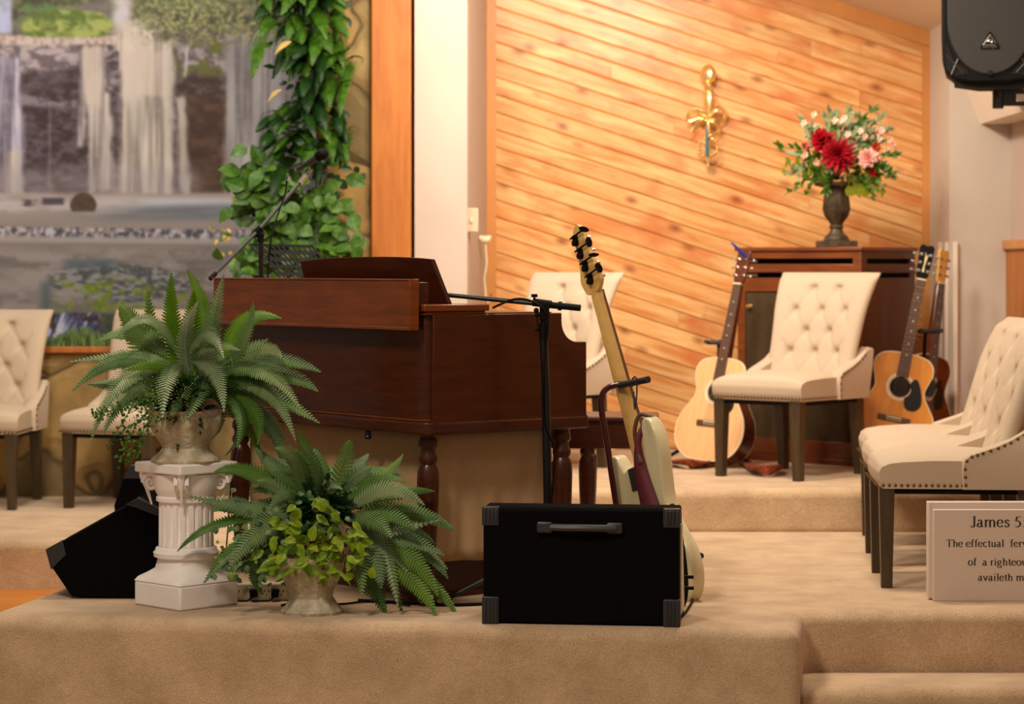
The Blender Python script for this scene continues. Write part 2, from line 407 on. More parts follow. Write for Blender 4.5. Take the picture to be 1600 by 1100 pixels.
struct('trim_1', MB().prism([(-.115, zl(-.115)-.085), (2.244, zl(2.244)-.085), (2.244, zl(2.244)), (-.115, zl(-.115))], WY-.02, WY+.01, 'y'), M['trimwood'])
struct('trim_2', MB().box2((2.205, WY-.02, .19), (2.244, WY+.01, 2.357)), M['trimwood'])
struct('trim_3', MB().box2((-.135, WY-.02, .19), (-.085, WY+.01, 3.3)), M['trimwood'])
# white walls at the sides of the recess
struct('wall_left', MB().prism([(-.483, 12.0), (-.222, 12.0), (-.222, 12.12), (-.215, 12.16), (-.135, 12.98), (-.135, 13.1), (-.483, 13.1)], 0, 4.6), M['white'], smooth=False)
struct('wall_right', MB().box2((2.244, 12.41, .0), (2.62, 13.3, 2.9)), M['shade'])
struct('wall_side', MB().box2((2.56, 7.0, -.9), (2.72, 12.45, 3.2)), M['white'])
struct('trim_4', MB().box2((2.535, 7.0, 0), (2.565, 12.41, 1.26)), M['post'])
struct('trim_5', MB().box2((2.515, 7.0, 1.26), (2.565, 12.41, 1.31)), M['trimwood'], bevel=.008)
struct('trim_6', MB().box2((2.262, 12.385, .19), (2.285, 12.41, 1.30)).box2((2.228, 12.43, .19), (2.246, 12.47, 1.30)).box2((2.228, 12.6, .19), (2.246, 12.66, 1.30)), M['ceil'], bevel=.004)
# soffit over the right corner
a = P(1551, 188, 12.1); b = P(1515, 100, 12.1)
struct('ceiling_soffit', MB().prism([(a.x, a.z), (2.56, a.z), (2.56, 2.4), (b.x-.05, 2.4), (b.x, b.z)], 11.4, 12.42, 'y'), M['ceil'], smooth=False)
# sloping ceiling
cm = MB(); cm.prism([(2.72, 2.443-(2.72-2.244)*.325), (-2.7, 2.443+(2.244+2.7)*.325), (-5.0, 3.3), (-5.0, 3.4), (-2.7, 4.2), (2.72, 2.5)], 11.0, 13.3, 'y')
struct('ceiling', cm, M['ceil'], smooth=False)
# left side: stone column, cedar post, mural wall, low stone wall with a wooden ledge
struct('wall_stone', MB().box2((-.955, 12.02, 0), (-.705, 12.6, 3.35)), M['stone'], smooth=False)
struct('wall_mural', MB().box2((-5, 13.05, 0), (-.48, 13.3, 3.2)), M['shade'])
struct('wall_low', MB().box2((-5, 12.36, 0), (-.95, 12.66, .735)), M['stone'], smooth=False)
struct('trim_7', MB().box2((-5, 12.32, .735), (-.95, 12.68, .765)), M['post'], bevel=.004)
pst = MB().box2((-.699, 11.98, 0), (-.500, 12.3, 3.3)).build('timber_post', M['post'], bevel=.008)
tag(pst, 'tall orange cedar post between the stone column and the white wall', 'post')

# ---- the printed waterfall: a real flat picture, its print computed here on a fine grid
def fbm(x, y, seed, oc=4):
    rs = np.random.RandomState(seed); T = rs.rand(64, 64); o = np.zeros_like(x); am = 1; tot = 0
    for k in range(oc):
        xi = np.floor(x).astype(int); yi = np.floor(y).astype(int); fx = x-xi; fy = y-yi
        fx = fx*fx*(3-2*fx); fy = fy*fy*(3-2*fy)
        g = lambda a, b: T[(yi+b) % 64, (xi+a) % 64]
        o += am*((g(0, 0)*(1-fx)+g(1, 0)*fx)*(1-fy)+(g(0, 1)*(1-fx)+g(1, 1)*fx)*fy)
        tot += am; am *= .55; x = x*2.03+7.1; y = y*2.03+3.7
    return o/tot
def mural():
    d = 13.0
    x0, x1, y0, y1 = -260, 560, -190, 575
    nx, ny = 520, 480
    X, Y = np.meshgrid(np.linspace(x0, x1, nx), np.linspace(y0, y1, ny))
    C = np.zeros((ny, nx, 3))
    ss = lambda a, b, v: np.clip((v-a)/(b-a), 0, 1)**2*(3-2*np.clip((v-a)/(b-a), 0, 1))
    def put(mask, col):
        nonlocal C
        mask = np.clip(mask, 0, 1)[..., None]; C = C*(1-mask)+(np.array(col)[None, None] if np.ndim(col) == 1 else col)*mask
    def mixc(t, a, b): return np.clip(t, 0, 1)[..., None]*(np.array(b)-np.array(a))+np.array(a)
    def band(a, b, v, s=4): return ss(a-s, a+s, v)*(1-ss(b-s, b+s, v))
    n1 = fbm(X/22, Y/14, 1); n2 = fbm(X/6, Y/6, 2); n3 = fbm(X/7, Y/140, 3, 3); n3b = fbm(X/20, Y/45, 33, 3); n4 = fbm(X/60, Y/10, 4); n5 = fbm(X/13+n1*2, Y/9, 5, 5)
    # rock face
    C[:] = mixc(ss(.32, .75, n5), (66, 50, 47), (106, 92, 96))
    # tinted upper background
    put(1-ss(40, 70, Y+20*(n1-.5)), mixc(ss(.3, .7, n1), (70, 66, 52), (128, 128, 96)))
    put((1-ss(50, 62, Y))*band(35, 90, X, 12)*ss(.4, .6, n1), (96, 130, 70))
    put((1-ss(30, 60, Y))*band(128, 175, X, 10), (116, 104, 100))
    put((1-ss(30, 60, Y))*band(176, 205, X, 8), (206, 196, 196))
    put((1-ss(48, 58, Y))*band(-60, 18, X, 5), mixc(n3, (150, 156, 196), (236, 238, 250)))
    # light rock shelf
    sh = band(58, 118, Y+.12*X-8*(n1-.5), 7)*(1-ss(118, 130, X))
    put(sh, mixc(ss(.35, .65, n5), (116, 102, 104), (190, 174, 168)))
    put(band(55, 70, Y, 3)*(1-ss(180, 190, X)), mixc(ss(.3, .6, n2), (176, 150, 130), (214, 196, 176)))
    put(band(150, 166, Y-.05*X+26*(n1-.5), 5)*(1-ss(112, 128, X))*ss(.42, .6, n1)*.8, (160, 146, 150))
    put(band(55, 112, Y, 8)*band(270, 360, X, 10), mixc(ss(.35, .7, n5), (96, 84, 80), (170, 160, 152)))
    put(band(60, 135, Y, 8)*band(268, 348, X, 12)*ss(.5, .62, fbm(X/16, Y/16, 9)), (98, 100, 44))
    # dark rocks right
    put(band(146, 302, Y, 3)*band(290, 362, X-.06*(Y-150), 4), mixc(ss(.35, .7, n1), (66, 45, 32), (92, 66, 50)))
    put(band(120, 150, Y, 5)*band(276, 352, X, 5), mixc(ss(.35, .7, n5), (58, 42, 34), (110, 92, 80)))
    # falls
    def fall(xa, xb, ya, yb, c1, c2, soft=3, lean=0):
        soft = soft*1.5
        u = X-lean*(Y-ya)/100
        put(band(xa, xb, u+14*(fbm(X/16, Y/38, int(xa) % 60)-.5), soft)*band(ya, yb, Y+10*(fbm(X/9, Y/20, 7)-.5), 5)*(.6+.4*ss(.25, .6, n3)), mixc(.55*ss(.2, .8, n3)+.45*ss(.2, .8, n3b), c1, c2))
    fall(-170, -90, 60, 310, (150, 142, 150), (220, 214, 216), 6)
    fall(-50, 32, 90, 310, (128, 120, 134), (214, 208, 218), 5, 3)
    fall(22, 28, 110, 200, (190, 180, 186), (220, 214, 216), 2)
    fall(8, 34, 235, 310, (186, 172, 160), (226, 214, 196), 4)
    put(band(76, 80, X+8*(fbm(X/30, Y/30, 40)-.5), 3)*band(165, 298, Y, 14)*.5, (160, 150, 152))
    fall(124, 134, 75, 230, (170, 160, 150), (200, 188, 176), 2)
    fall(130, 168, 72, 300, (168, 158, 146), (222, 208, 190), 4, 5)
    fall(133, 157, 72, 165, (206, 190, 168), (224, 206, 184), 3)
    fall(186, 272, 62, 312, (184, 174, 154), (232, 218, 196), 6)
    fall(182, 250, 32, 110, (214, 196, 174), (232, 214, 192), 10, -8)
    fall(190, 262, 80, 150, (214, 196, 172), (228, 212, 190), 6)
    for k, xx in enumerate((198, 214, 232, 250)): put(band(xx, xx+6, X, 3)*band(165, 308, Y, 20)*.55, (146, 138, 120))
    fall(274, 290, 150, 306, (160, 148, 130), (206, 194, 176), 3, 5)
    fall(352, 470, 52, 312, (140, 136, 130), (176, 170, 162), 5)
    fall(372, 392, 225, 305, (170, 164, 156), (202, 196, 184), 6, 6)
    fall(296, 301, 62, 120, (180, 170, 166), (214, 206, 200), 2, -22)
    put(band(164, 186, X, 3)*band(80, 145, Y, 3), mixc(ss(.35, .65, n5), (76, 64, 66), (160, 146, 142)))
    put(band(262, 306, Y, 16)*(1-ss(300, 330, X))*.45, (178, 168, 164))
    put(band(262, 306, Y, 16)*ss(345, 370, X)*.4, (150, 144, 138))
    # mossy mound and hanging leaves
    r = ((X-106)/76)**2+((Y-40+.0*X)/27)**2
    put((1-ss(.85, 1.08, r+.5*(n1-.5)))*(1-ss(56, 60, Y)), mixc(ss(.3, .7, n5), (92, 112, 44), (170, 178, 92)))
    lf = (1-ss(30, 78, Y-(X-200)*.08+40*(n1-.5)))*ss(188, 240, X)
    put(lf*ss(.36, .5, n2), mixc(ss(.3, .7, fbm(X/4, Y/4, 12)), (84, 92, 50), (172, 166, 106)))
    put((1-ss(-40, 20, Y+60*(n1-.5))), mixc(ss(.3, .7, fbm(X/12, Y/12, 21)), (62, 84, 40), (142, 158, 88)))
    # pool
    pool = ss(296, 306, Y+5*(n4-.5))
    put(pool, mixc(ss(300, 420, Y+20*(n4-.5)), (176, 162, 148), (138, 126, 114)))
    put(band(304, 332, Y-.02*X, 6)*ss(.3, .6, n4), (204, 194, 184))
    put(band(312, 330, Y, 5)*band(230, 420, X, 20), (204, 204, 208))
    put(band(326, 350, Y+.02*X, 7)*ss(40, 300, X)*.9, mixc(n4, (96, 104, 108), (134, 136, 134)))
    put(band(312, 322, Y, 2)*band(5, 60, X, 3)*ss(.4, .55, n1), (84, 74, 78))
    put(band(309, 320, Y, 2)*band(66, 100, X, 3), (88, 78, 82))
    put(band(354, 370, Y-.015*X, 2)*ss(.42, .56, fbm(X/6, Y/5, 14)), (74, 76, 84))
    put(band(354, 370, Y-.015*X, 2)*(ss(.55, .64, fbm(X/5, Y/8, 15))), (206, 198, 196))
    put(band(368, 378, Y-.01*X, 3)*.7, (190, 180, 170))
    put(ss(376, 400, Y), mixc(ss(.3, .7, fbm(X/70+n1, Y/26, 16)), (118, 110, 98), (166, 154, 142)))
    put((1-ss(.8, 1.1, ((X-130)/21)**2+((Y-320)/19)**2+.3*(n1-.5)))*(1-ss(329, 332, Y)), mixc(n2, (72, 56, 38), (104, 86, 64)))
    # stones in the pool
    st = (1-ss(.8, 1.15, ((X-190)/112)**2+((Y-442-.05*(X-190))/30)**2+.5*(n1-.5)))
    put(st, mixc(ss(.4, .62, fbm(X/9, Y/4, 17)), (82, 86, 84), (158, 154, 146)))
    put(band(405, 420, Y, 4)*band(100, 180, X, 10)*.7, (84, 100, 104))
    put((1-ss(.8, 1.1, ((X-118)/22)**2+((Y-452)/10)**2)), (158, 152, 138))
    put(ss(.5, .62, fbm(X/10, Y/8, 18))*band(432, 500, Y, 6)*band(85, 290, X, 10)*ss(-20, 20, (Y-430)-.1*(X-90)), mixc(n2, (84, 108, 40), (172, 176, 50)))
    put(band(64, 80, X, 8)*band(440, 486, Y, 6)*.7, (78, 92, 92))
    # lower cascade
    lc = ss(486, 492, Y+4*(n1-.5))*(1-ss(150, 170, X))
    put(lc, mixc(ss(.35, .65, fbm(X/5+.08*Y, Y/40, 19)), (62, 66, 96), (216, 214, 226)))
    put(lc*ss(.56, .62, fbm(X/12, Y/16, 20)), (72, 54, 50))
    put(ss(486, 495, Y)*ss(150, 170, X), mixc(n2, (50, 62, 40), (86, 96, 70)))
    C = np.clip(C*.95*np.array([.96, .99, 1.06])+np.array([3, 3, 4]), 0, 255)/255  # bluer tint puts cooler light on the mural into its print colours
    # mild print softness
    for _ in range(1):
        C[1:-1, 1:-1] = (C[1:-1, 1:-1]*2+C[:-2, 1:-1]+C[2:, 1:-1]+C[1:-1, :-2]+C[1:-1, 2:])/6
    LC = np.where(C <= .04045, C/12.92, ((C+.055)/1.055)**2.4)
    wx = (X-800)*d/F; wz = CH-(Y-HZ)*d/F
    V = np.stack([wx, np.full_like(wx, d), wz], -1).reshape(-1, 3)
    idx = np.arange(nx*ny).reshape(ny, nx)
    Q = np.stack([idx[:-1, :-1], idx[1:, :-1], idx[1:, 1:], idx[:-1, 1:]], -1).reshape(-1, 4)
    # thin edge of the panel
    n = len(V); V = np.vstack([V, [(wx[0, 0], d+.02, wz[0, 0]), (wx[0, -1], d+.02, wz[0, -1]), (wx[-1, -1], d+.02, wz[-1, -1]), (wx[-1, 0], d+.02, wz[-1, 0])]])
    me = bpy.data.meshes.new('waterfall_mural'); 
    fs = Q.tolist()+[[n, n+1, n+2, n+3], [0, nx-1, n+1, n], [int(idx[-1, 0]), int(idx[-1, -1]), n+2, n+3][::-1]]
    me.from_pydata(V.tolist(), [], fs)
    at = me.color_attributes.new('print', 'FLOAT_COLOR', 'POINT')
    A = np.ones((len(V), 4)); A[:n, :3] = LC.reshape(-1, 3); at.data.foreach_set('color', A.reshape(-1).astype(np.float32))
    m = bpy.data.materials.new('mural_print'); m.use_nodes = True; N = m.node_tree.nodes; L = m.node_tree.links
    a = N.new('ShaderNodeVertexColor'); a.layer_name = 'print'; L.new(a.outputs[0], N['Principled BSDF'].inputs['Base Color'])
    N['Principled BSDF'].inputs['Roughness'].default_value = .6; N['Principled BSDF'].inputs['Specular IOR Level'].default_value = .3
    me.materials.append(m)
    o = bpy.data.objects.new('waterfall_mural', me); COL.objects.link(o)
    tag(o, 'large printed mural of a rocky waterfall and pool behind the low stone wall', 'mural')
mural()
# moss and grass on the ledge
def tuft(mb, c, w, h, n, rnd):
    for i in range(n):
        x = c[0]+rnd.uniform(-w, w); y = c[1]+rnd.uniform(-.10, .10); hh = h*(1-abs(x-c[0])/w*.8)*rnd.uniform(.5, 1)
        a = rnd.uniform(0, 6.28); dx, dy = math.cos(a)*.006, math.sin(a)*.006; lx, ly = rnd.uniform(-.03, .03), rnd.uniform(-.03, .03)
        mb.add([(x-dx, y-dy, c[2]), (x+dx, y+dy, c[2]), (x+lx*.5+dx*.7, y+ly*.5+dy*.7, c[2]+hh*.6), (x+lx*.5-dx*.7, y+ly*.5-dy*.7, c[2]+hh*.6), (x+lx, y+ly, c[2]+hh)], [(0, 1, 2, 3), (3, 2, 4)])
rnd = random.Random(4); mb = MB()
c = P(118, 545, 12.3); tuft(mb, (c.x, 12.5, .765), .24, .12, 900, rnd)
tag(mb.build('moss_clump', M['fern_b'], smooth=False, recalc=False), 'clump of bright green artificial grass on the wooden ledge below the mural', 'artificial grass', kind='stuff')
# wall plates
def plate(px, py, d, w, h, name, label, cat, mat):
    c = P(px, py, d); return c
c = P(742, 345, 12.3)
t = empty('light_switch', 'beige light switch plate on the bright white wall left of the pine boards', 'light switch', (-.19, 12.35, c.z))
MB().box2((-.036, -.012, -.06), (.036, .0, .06)).build('cover_plate', M['outlet'], t, bevel=.004)
MB().box2((-.006, -.022, -.012), (.006, -.01, .012)).build('toggle', M['ivory'], t, bevel=.002)
t.rotation_euler = (0, 0, R(84.4)-R(0)); t.location = (-.193, 12.36, c.z)
t.rotation_euler = (0, 0, R(5)); t.location = (-.205, 12.12, c.z)
c = P(950, 585, 13)
t = empty('wall_outlet', 'small white outlet box on the pine wall beside the tufted chair', 'outlet', (c.x, 13.0, c.z))
MB().box2((-.035, -.05, -.055), (.035, 0, .055)).build('box', M['ivory'], t, bevel=.006)
MB().box2((-.018, -.054, -.04), (.018, -.05, -.008)).box2((-.018, -.054, .008), (.018, -.05, .04)).build('socket', M['outlet'], t)
c = P(757, 375, 12.7)
t = empty('wall_ornament', 'small white ornament hanging by a cord beside the pine boards', 'ornament', (c.x+.005, 12.6, c.z))
MB().ball((0, 0, 0), (.03, .02, .02)).tube([(-.03, 0, .01), (.03, 0, .01)], .012).build('bracket', M['ivory'], t)
MB().tube([(.0, 0, -.01), (.008, 0, -.12), (-.004, 0, -.2), (.004, 0, -.30)], .005).build('cord', M['ivory'], t)
MB().tube([(.0, 0, -.30), (.015, 0, -.33), (.035, 0, -.32), (.03, 0, -.28)], .006).build('hook', M['chrome'], t)
# ---------------------------------------------------------------- tufted dining chairs
def make_chair():
    t = empty('tufted_chair', '', 'chair')
    # seat: rounded cushion
    mb = MB(); W = .245; D0, D1 = -.28, .25; zb, zt = .365, .468
    def sf(u, v):
        x = (u*2-1); y = v
        return None
    def seatp(u, v):                     # closed around: v from bottom front over the top to bottom back
        s = u*2-1
        X = W*s
        prof = [(D0+.012, zb), (D0, zb+.03), (D0-.004, zb+.065), (D0+.006, zt-.012), (D0+.03, zt+.002), (D0+.09, zt+.012), (D0+.2, zt+.020), (D0+.34, zt+.02), (D1, zt+.01), (D1, zb)]
        q = v*(len(prof)-1); i = min(int(q), len(prof)-2); f = q-i
        y = prof[i][0]*(1-f)+prof[i+1][0]*f; z = prof[i][1]*(1-f)+prof[i+1][1]*f
        e = abs(s)**7
        if z > zb+.05: z -= e*(z-zb-.05)*.28
        if z > zt-.02: z += .008*(1-s*s)
        y2 = y+ (e*.012 if v < .45 else 0)
        return (X*(1+.02*(1-abs(v-.5))), y2, z)
    mb.grid(seatp, 28, 27)
    for sx in (-1, 1):                   # side caps
        pr = [seatp((sx+1)/2, k/27) for k in range(28)]
        mb.add(pr, [tuple(range(28))])
    mb.build('seat', M['linen'], t, ang=60)
    # backrest: tufted front, flared top
    zb0, zb1 = .44, .945
    btn = []
    rows = [(.90, (-.5, 0, .5)[0:0])]
    btn = [(s, v) for v, ss in ((.86, (-.27, .27)), (.66, (-.56, 0, .56)), (.46, (-.27, .27)), (.27, (-.56, 0, .56))) for s in ss]
    def half(v): return .232+.034*max(0, (v-.25)/.75)**1.5
    def cen(v): return .185+.155*v+.16*max(0, v-.62)**1.6
    def curve(s): return -.045*s*s
    def front(u, v):
        s = u*2-1; w = half(v)
        X = w*s; Z = zb0+(zb1-zb0)*v
        puff = .02
        for (bs, bv) in btn:
            dx = (s-bs)*w; dz = (v-bv)*(zb1-zb0); r2 = dx*dx+dz*dz
            puff -= .021*math.exp(-r2/(.021**2))+.008*math.exp(-r2/(.05**2))
        # diamond creases
        a = (s/.285-(v-.86)/.20)/2; b_ = (s/.285+(v-.86)/.20)/2
        for q in (a-.5, b_-.5):
            fr = abs(q-round(q)); 
            if abs(s) < .75 and .0 < v < .9: puff -= .007*math.exp(-(fr/.07)**2)
        e = abs(s)**8; ev = max(0, (v-.93)/.07)
        Y = cen(v)+curve(s)-puff+.03*e+.025*ev**2
        return (X, Y, Z)
    def back(u, v):
        s = u*2-1; w = half(v)
        return (w*s, cen(v)+curve(s)+.055, zb0+(zb1-zb0)*v-.0)
    nu, nv = 52, 56
    mb = MB(); Fv = [front(i/nu, j/nv) for j in range(nv+1) for i in range(nu+1)]
    mb.add(Fv, [(j*(nu+1)+i, j*(nu+1)+i+1, (j+1)*(nu+1)+i+1, (j+1)*(nu+1)+i) for j in range(nv) for i in range(nu)])
    mb.grid(lambda u, v: back(u, v), nu, nv)
    # edge band, rounded
    loop = [(0, j/nv) for j in range(nv)]+[(i/nu, 1) for i in range(nu)]+[(1, 1-j/nv) for j in range(nv)]+[(1-i/nu, 0) for i in range(nu)]
    nL = len(loop); V = []
    for k in range(5):
        f = k/4; bul = .012*math.sin(math.pi*f)
        for (u, v) in loop:
            a = Vector(front(u, v)); b = Vector(back(u, v)); p = a.lerp(b, f)
            if u in (0, 1): p.x += bul*(1 if u else -1)
            if v == 1: p.z += bul
            V.append(p)
    mb.add(V, [(k*nL+i, k*nL+(i+1) % nL, (k+1)*nL+(i+1) % nL, (k+1)*nL+i) for k in range(4) for i in range(nL)])
    bk = mb.build('backrest', M['linen'], t, ang=70)
    mb = MB()
    for (s, v) in btn:
        p = front((s+1)/2, v); mb.ball((p[0], p[1]-.003, p[2]), (.011, .006, .011), 8)
    mb.build('tuft_button', M['linen'], bk)['kind'] = 'stuff'
    # side wings
    prof = [(.03, .365), (.026, .43), (.03, .474), (.05, .494), (.09, .508), (.15, .528), (.20, .550), (.25, .580), (.29, .604), (.33, .598), (.315, .50), (.285, .365)]
    for sx in (-1, 1):
        mb = MB(); n = len(prof)
        x0, x1 = sx*.205, sx*.268
        V = []
        for k, (x, sh) in enumerate(((x0, .008), (x0+sx*.012, 0), (x1-sx*.010, 0), (x1, .008))):
            cy, cz = .17, .5
            for (y, z) in prof:
                yy = y+(cy-y)*sh*3; zz = z-(sh if z > .45 else 0)
                xx = x
                V.append((xx, yy, zz))
        Fc = [tuple(range(n)), tuple(range(3*n, 4*n))]+[(k*n+i, k*n+(i+1) % n, (k+1)*n+(i+1) % n, (k+1)*n+i) for k in range(3) for i in range(n)]
        mb.add(V, Fc); mb.build('arm_wing', M['linen'], t, ang=50)
    # nailheads
    mb = MB(); pts = []
    n = 26
    for i in range(n+1): pts.append((-W+2*W*i/n, D0-.001, zb+.013))
    for sx in (-1, 1):
        for i in range(1, 15): pts.append((sx*(W+.003), D0+.31*i/14, zb+.013))
        line = [(.038, .382), (.036, .44), (.042, .470), (.06, .485), (.1, .498), (.155, .517), (.2, .537), (.25, .566), (.285, .588)]
        for a, b in zip(line[:-1], line[1:]):
            m = max(1, int(math.dist(a, b)/.021))
            for k in range(m):
                pts.append((sx*.269, a[0]+(b[0]-a[0])*k/m, a[1]+(b[1]-a[1])*k/m))
    for p in pts: mb.ball(p, .0062, 8)
    mb.build('nailhead_trim', M['brass'], t)['kind'] = 'stuff'
    MB().box2((-.235, -.26, .345), (.235, .27, .37)).build('seat_rail', M['black'], t)
    for sx in (-1, 1):
        for fy in (0, 1):
            x, y = sx*.212, (-.243, .255)[fy]; a = .028; b = .020; dy = .03 if fy else 0; mb = MB()
            V = [(x+i*a, y+j*a, .368) for i, j in ((-1, -1), (1, -1), (1, 1), (-1, 1))]+[(x+i*b+(sx*.004), y+j*b+dy, 0) for i, j in ((-1, -1), (1, -1), (1, 1), (-1, 1))]
            mb.add(V, [(0, 1, 2, 3), (4, 5, 6, 7), (0, 1, 5, 4), (1, 2, 6, 5), (2, 3, 7, 6), (3, 0, 4, 7)])
            mb.build('leg', M['chairleg'], t, bevel=.002)
    return t
chair0 = make_chair()
chairs = [
 ((1.305, 11.42, .19), -40, 'cream tufted chair facing left in front of the dark wooden cabinet', 'chairs on the raised platform'),
 ((.10, 11.75, .19), -38, 'cream tufted chair behind the piano bench against the pine wall', 'chairs on the raised platform'),
 ((-2.62, 11.92, 0), -2, 'cream tufted chair at the far left edge in front of the stone wall', 'chairs before the stone wall'),
 ((-1.876, 11.93, 0), -18, 'cream tufted chair half hidden behind the tall potted fern', 'chairs before the stone wall'),
 ((1.63, 9.06, 0), -94, 'nearest of the three cream tufted chairs in the row at right, behind the scripture sign', 'row of chairs at the right'),
 ((1.70, 9.70, 0), -94, 'middle of the three cream tufted chairs in the row at right', 'row of chairs at the right'),
 ((1.78, 10.34, 0), -94, 'farthest of the three cream tufted chairs in the row at right, before the step', 'row of chairs at the right'),
]
for i, (loc, rz, lab, g) in enumerate(chairs):
    o = chair0 if i == 0 else copy_tree(chair0)
    o.location = loc; o.rotation_euler = (0, 0, R(rz)); o['label'] = lab; o['group'] = g

# ---------------------------------------------------------------- organ
OD = 8.3; OC = Vector((P(663, 600, OD).x, OD, 0)); OA = R(38)
org = empty('electric_organ', 'dark mahogany electric organ seen from its back corner, on turned legs', 'organ', (OC.x, OC.y, 0), OA)
# local frame: x = along the side (u), y = along the back (v)
zz = lambda y: CH-(y-HZ)*OD/F
zbot = zz(682); ztop = zz(492); SW, SD = 1.40, .715
# case body: chamfered corner, waisted bottom moulding, side cheek with the cove at the keyboard end
case = [(.035, 0), (.35, 0), (.35, SW), (0, SW), (0, .035)]
body = MB().prism([(.05, .0), (.50, .0), (.50, SW), (.0, SW), (0, .05), (.012, .015)], zbot+.02, ztop)
body.build('case', M['maho'], org, bevel=.006, seg=3)
def cheek(v0, v1):
    z2 = zz(540)
    pr = [(.03, zbot+.02), (SD, zbot+.02), (SD, z2)]
    uc = .60; r = .075
    for k in range(9):
        a = R(270-90*k/8)
        pr.append((uc+.0+r+r*math.cos(a)*1.0, z2+r+r*math.sin(a)))
    pr += [(uc, ztop), (.03, ztop)]
    return MB().prism(pr, v0, v1, 'y')
cheek(.0-.012, .035).build('side_panel', M['maho'], org, bevel=.004)
cheek(SW-.03, SW+.01).build('side_panel', M['maho'], org, bevel=.004)
MB().prism([(.05, -.014), (SD+.012, -.014), (SD+.012, .04), (.5, .04), (.5, SW+.01), (-.014, SW+.01), (-.014, .045), (.01, .0)], zbot, zbot+.05).build('base_moulding', M['maho'], org, bevel=.012, seg=3)
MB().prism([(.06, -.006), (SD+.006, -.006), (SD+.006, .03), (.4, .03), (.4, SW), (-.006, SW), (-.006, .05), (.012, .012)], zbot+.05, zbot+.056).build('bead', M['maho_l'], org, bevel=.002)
MB().box2((.35, .04, zbot+.02), (SD-.02, SW-.04, zz(560))).build('key_bed', M['maho'], org, bevel=.006)
MB().box2((.47, .06, zz(560)), (SD-.03, SW-.06, zz(545))).build('keyboard', M['ivory'], org)
# lid with stepped moulding
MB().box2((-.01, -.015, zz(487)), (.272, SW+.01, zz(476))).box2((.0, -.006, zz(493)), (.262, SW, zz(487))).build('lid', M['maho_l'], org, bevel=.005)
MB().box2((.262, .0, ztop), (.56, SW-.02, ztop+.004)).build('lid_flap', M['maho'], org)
# raised back panel
t0, t1 = -.005, 1.295
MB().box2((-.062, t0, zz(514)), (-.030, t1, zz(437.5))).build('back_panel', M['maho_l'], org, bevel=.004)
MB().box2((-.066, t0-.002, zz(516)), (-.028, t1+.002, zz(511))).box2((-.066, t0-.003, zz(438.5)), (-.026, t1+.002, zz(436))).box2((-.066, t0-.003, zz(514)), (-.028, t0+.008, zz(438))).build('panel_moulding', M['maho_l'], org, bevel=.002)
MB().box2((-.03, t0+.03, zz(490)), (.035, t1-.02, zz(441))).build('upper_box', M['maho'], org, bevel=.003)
# music desk: arched board leaning back
pts = []
n = 14; va, vb = .045, .93
zb_, zt_ = zz(476), zz(402)
prof = []
for k in range(n+1):
    f = k/n; prof.append((va+.03+(vb-va-.05)*f, zt_+.0-.012*abs(f*2-1)**2.5+.006*(1-f)))
prof = [(va, zb_)]+prof+[(vb, zb_)]
V = []; N_ = len(prof)
for (v, z) in prof:
    f = (z-zb_)/(zt_-zb_); V.append((.135-.055*f, v, z))
for (v, z) in prof:
    f = (z-zb_)/(zt_-zb_); V.append((.153-.055*f, v, z))
MB().add(V, [tuple(range(N_))[::-1], tuple(range(N_, 2*N_))]+[(i, (i+1) % N_, N_+(i+1) % N_, N_+i) for i in range(N_)]).build('music_desk', M['maho'], org, bevel=.002)
LEG = [(.030, 0), (.030, .03), (.020, .04), (.022, .10), (.034, .34), (.036, .43), (.034, .47), (.025, .49), (.031, .505), (.031, .515), (.024, .53), (.024, .545), (.031, .555), (.031, .57), (.026, .585), (.032, .60)]
for (u, v) in ((.07, .075), (SD-.07, .045), (.07, SW-.09), (SD-.07, SW-.08)):
    k = (zbot+.005)/.60
    MB().lathe([(r*1.08, z*k) for r, z in LEG], 24, Matrix.Translation((u, v, 0))).build('leg', M['maho'], org)
# cloth skirt in pleats below the case
def skirt(p0, p1, z0, z1, n, amp, seed):
    r2 = random.Random(seed); mb = MB(); a = Vector(p0); b = Vector(p1); d = (b-a).normalized(); nn = Vector((d.y, -d.x, 0))
    ph = [r2.uniform(0, 6.28) for _ in range(4)]
    def f(u, v):
        p = a.lerp(b, u); w = math.sin(u*n+ph[0])+.6*math.sin(u*n*2.3+ph[1])
        p = p+nn*amp*w*(1.2-v); return (p.x, p.y, z0+(z1-z0)*v+.004*math.sin(u*n*.5)*(1-v))
    mb.grid(f, 90, 10); return mb
skirt((.11, SW-.1, 0), (.11, .10, 0), .13, zbot+.01, 26, .007, 1).build('cloth_skirt', M['curtain'], org, ang=80, solid=.003)
skirt((.10, .12, 0), (.64, .12, 0), .135, zbot+.01, 17, .006, 2).build('cloth_skirt', M['curtain'], org, ang=80, solid=.003)
# pedalboard behind the cloth, resting on the carpet
t = MB().box2((.10, .19, .012), (.86, .215, .14)).box2((.10, 1.2, .012), (.86, 1.225, .14)).box2((.12, .2, .012), (.14, 1.22, .10)).build('pedal_frame', M['maho'], org, bevel=.004)
MB().box2((.06, .18, .0), (.86, .23, .02)).box2((.06, 1.18, 0), (.86, 1.24, .02)).build('base_rail', M['maho'], org)
for k in range(16):
    MB().box2((.15, .235+k*.058, .10), (.84, .255+k*.058, .135)).build('pedal', M['ivory'] if k % 3 else M['maho_l'], org, bevel=.004)
MB().lathe([(.0, 0), (.012, 0), (.010, .012), (.014, .02), (.01, .028), (0, .03)], 12, Matrix.Translation((.0, .34, zbot-.0)) @ Matrix.Rotation(math.pi, 4, 'X')).build('screw_knob', M['blackmetal'], org)

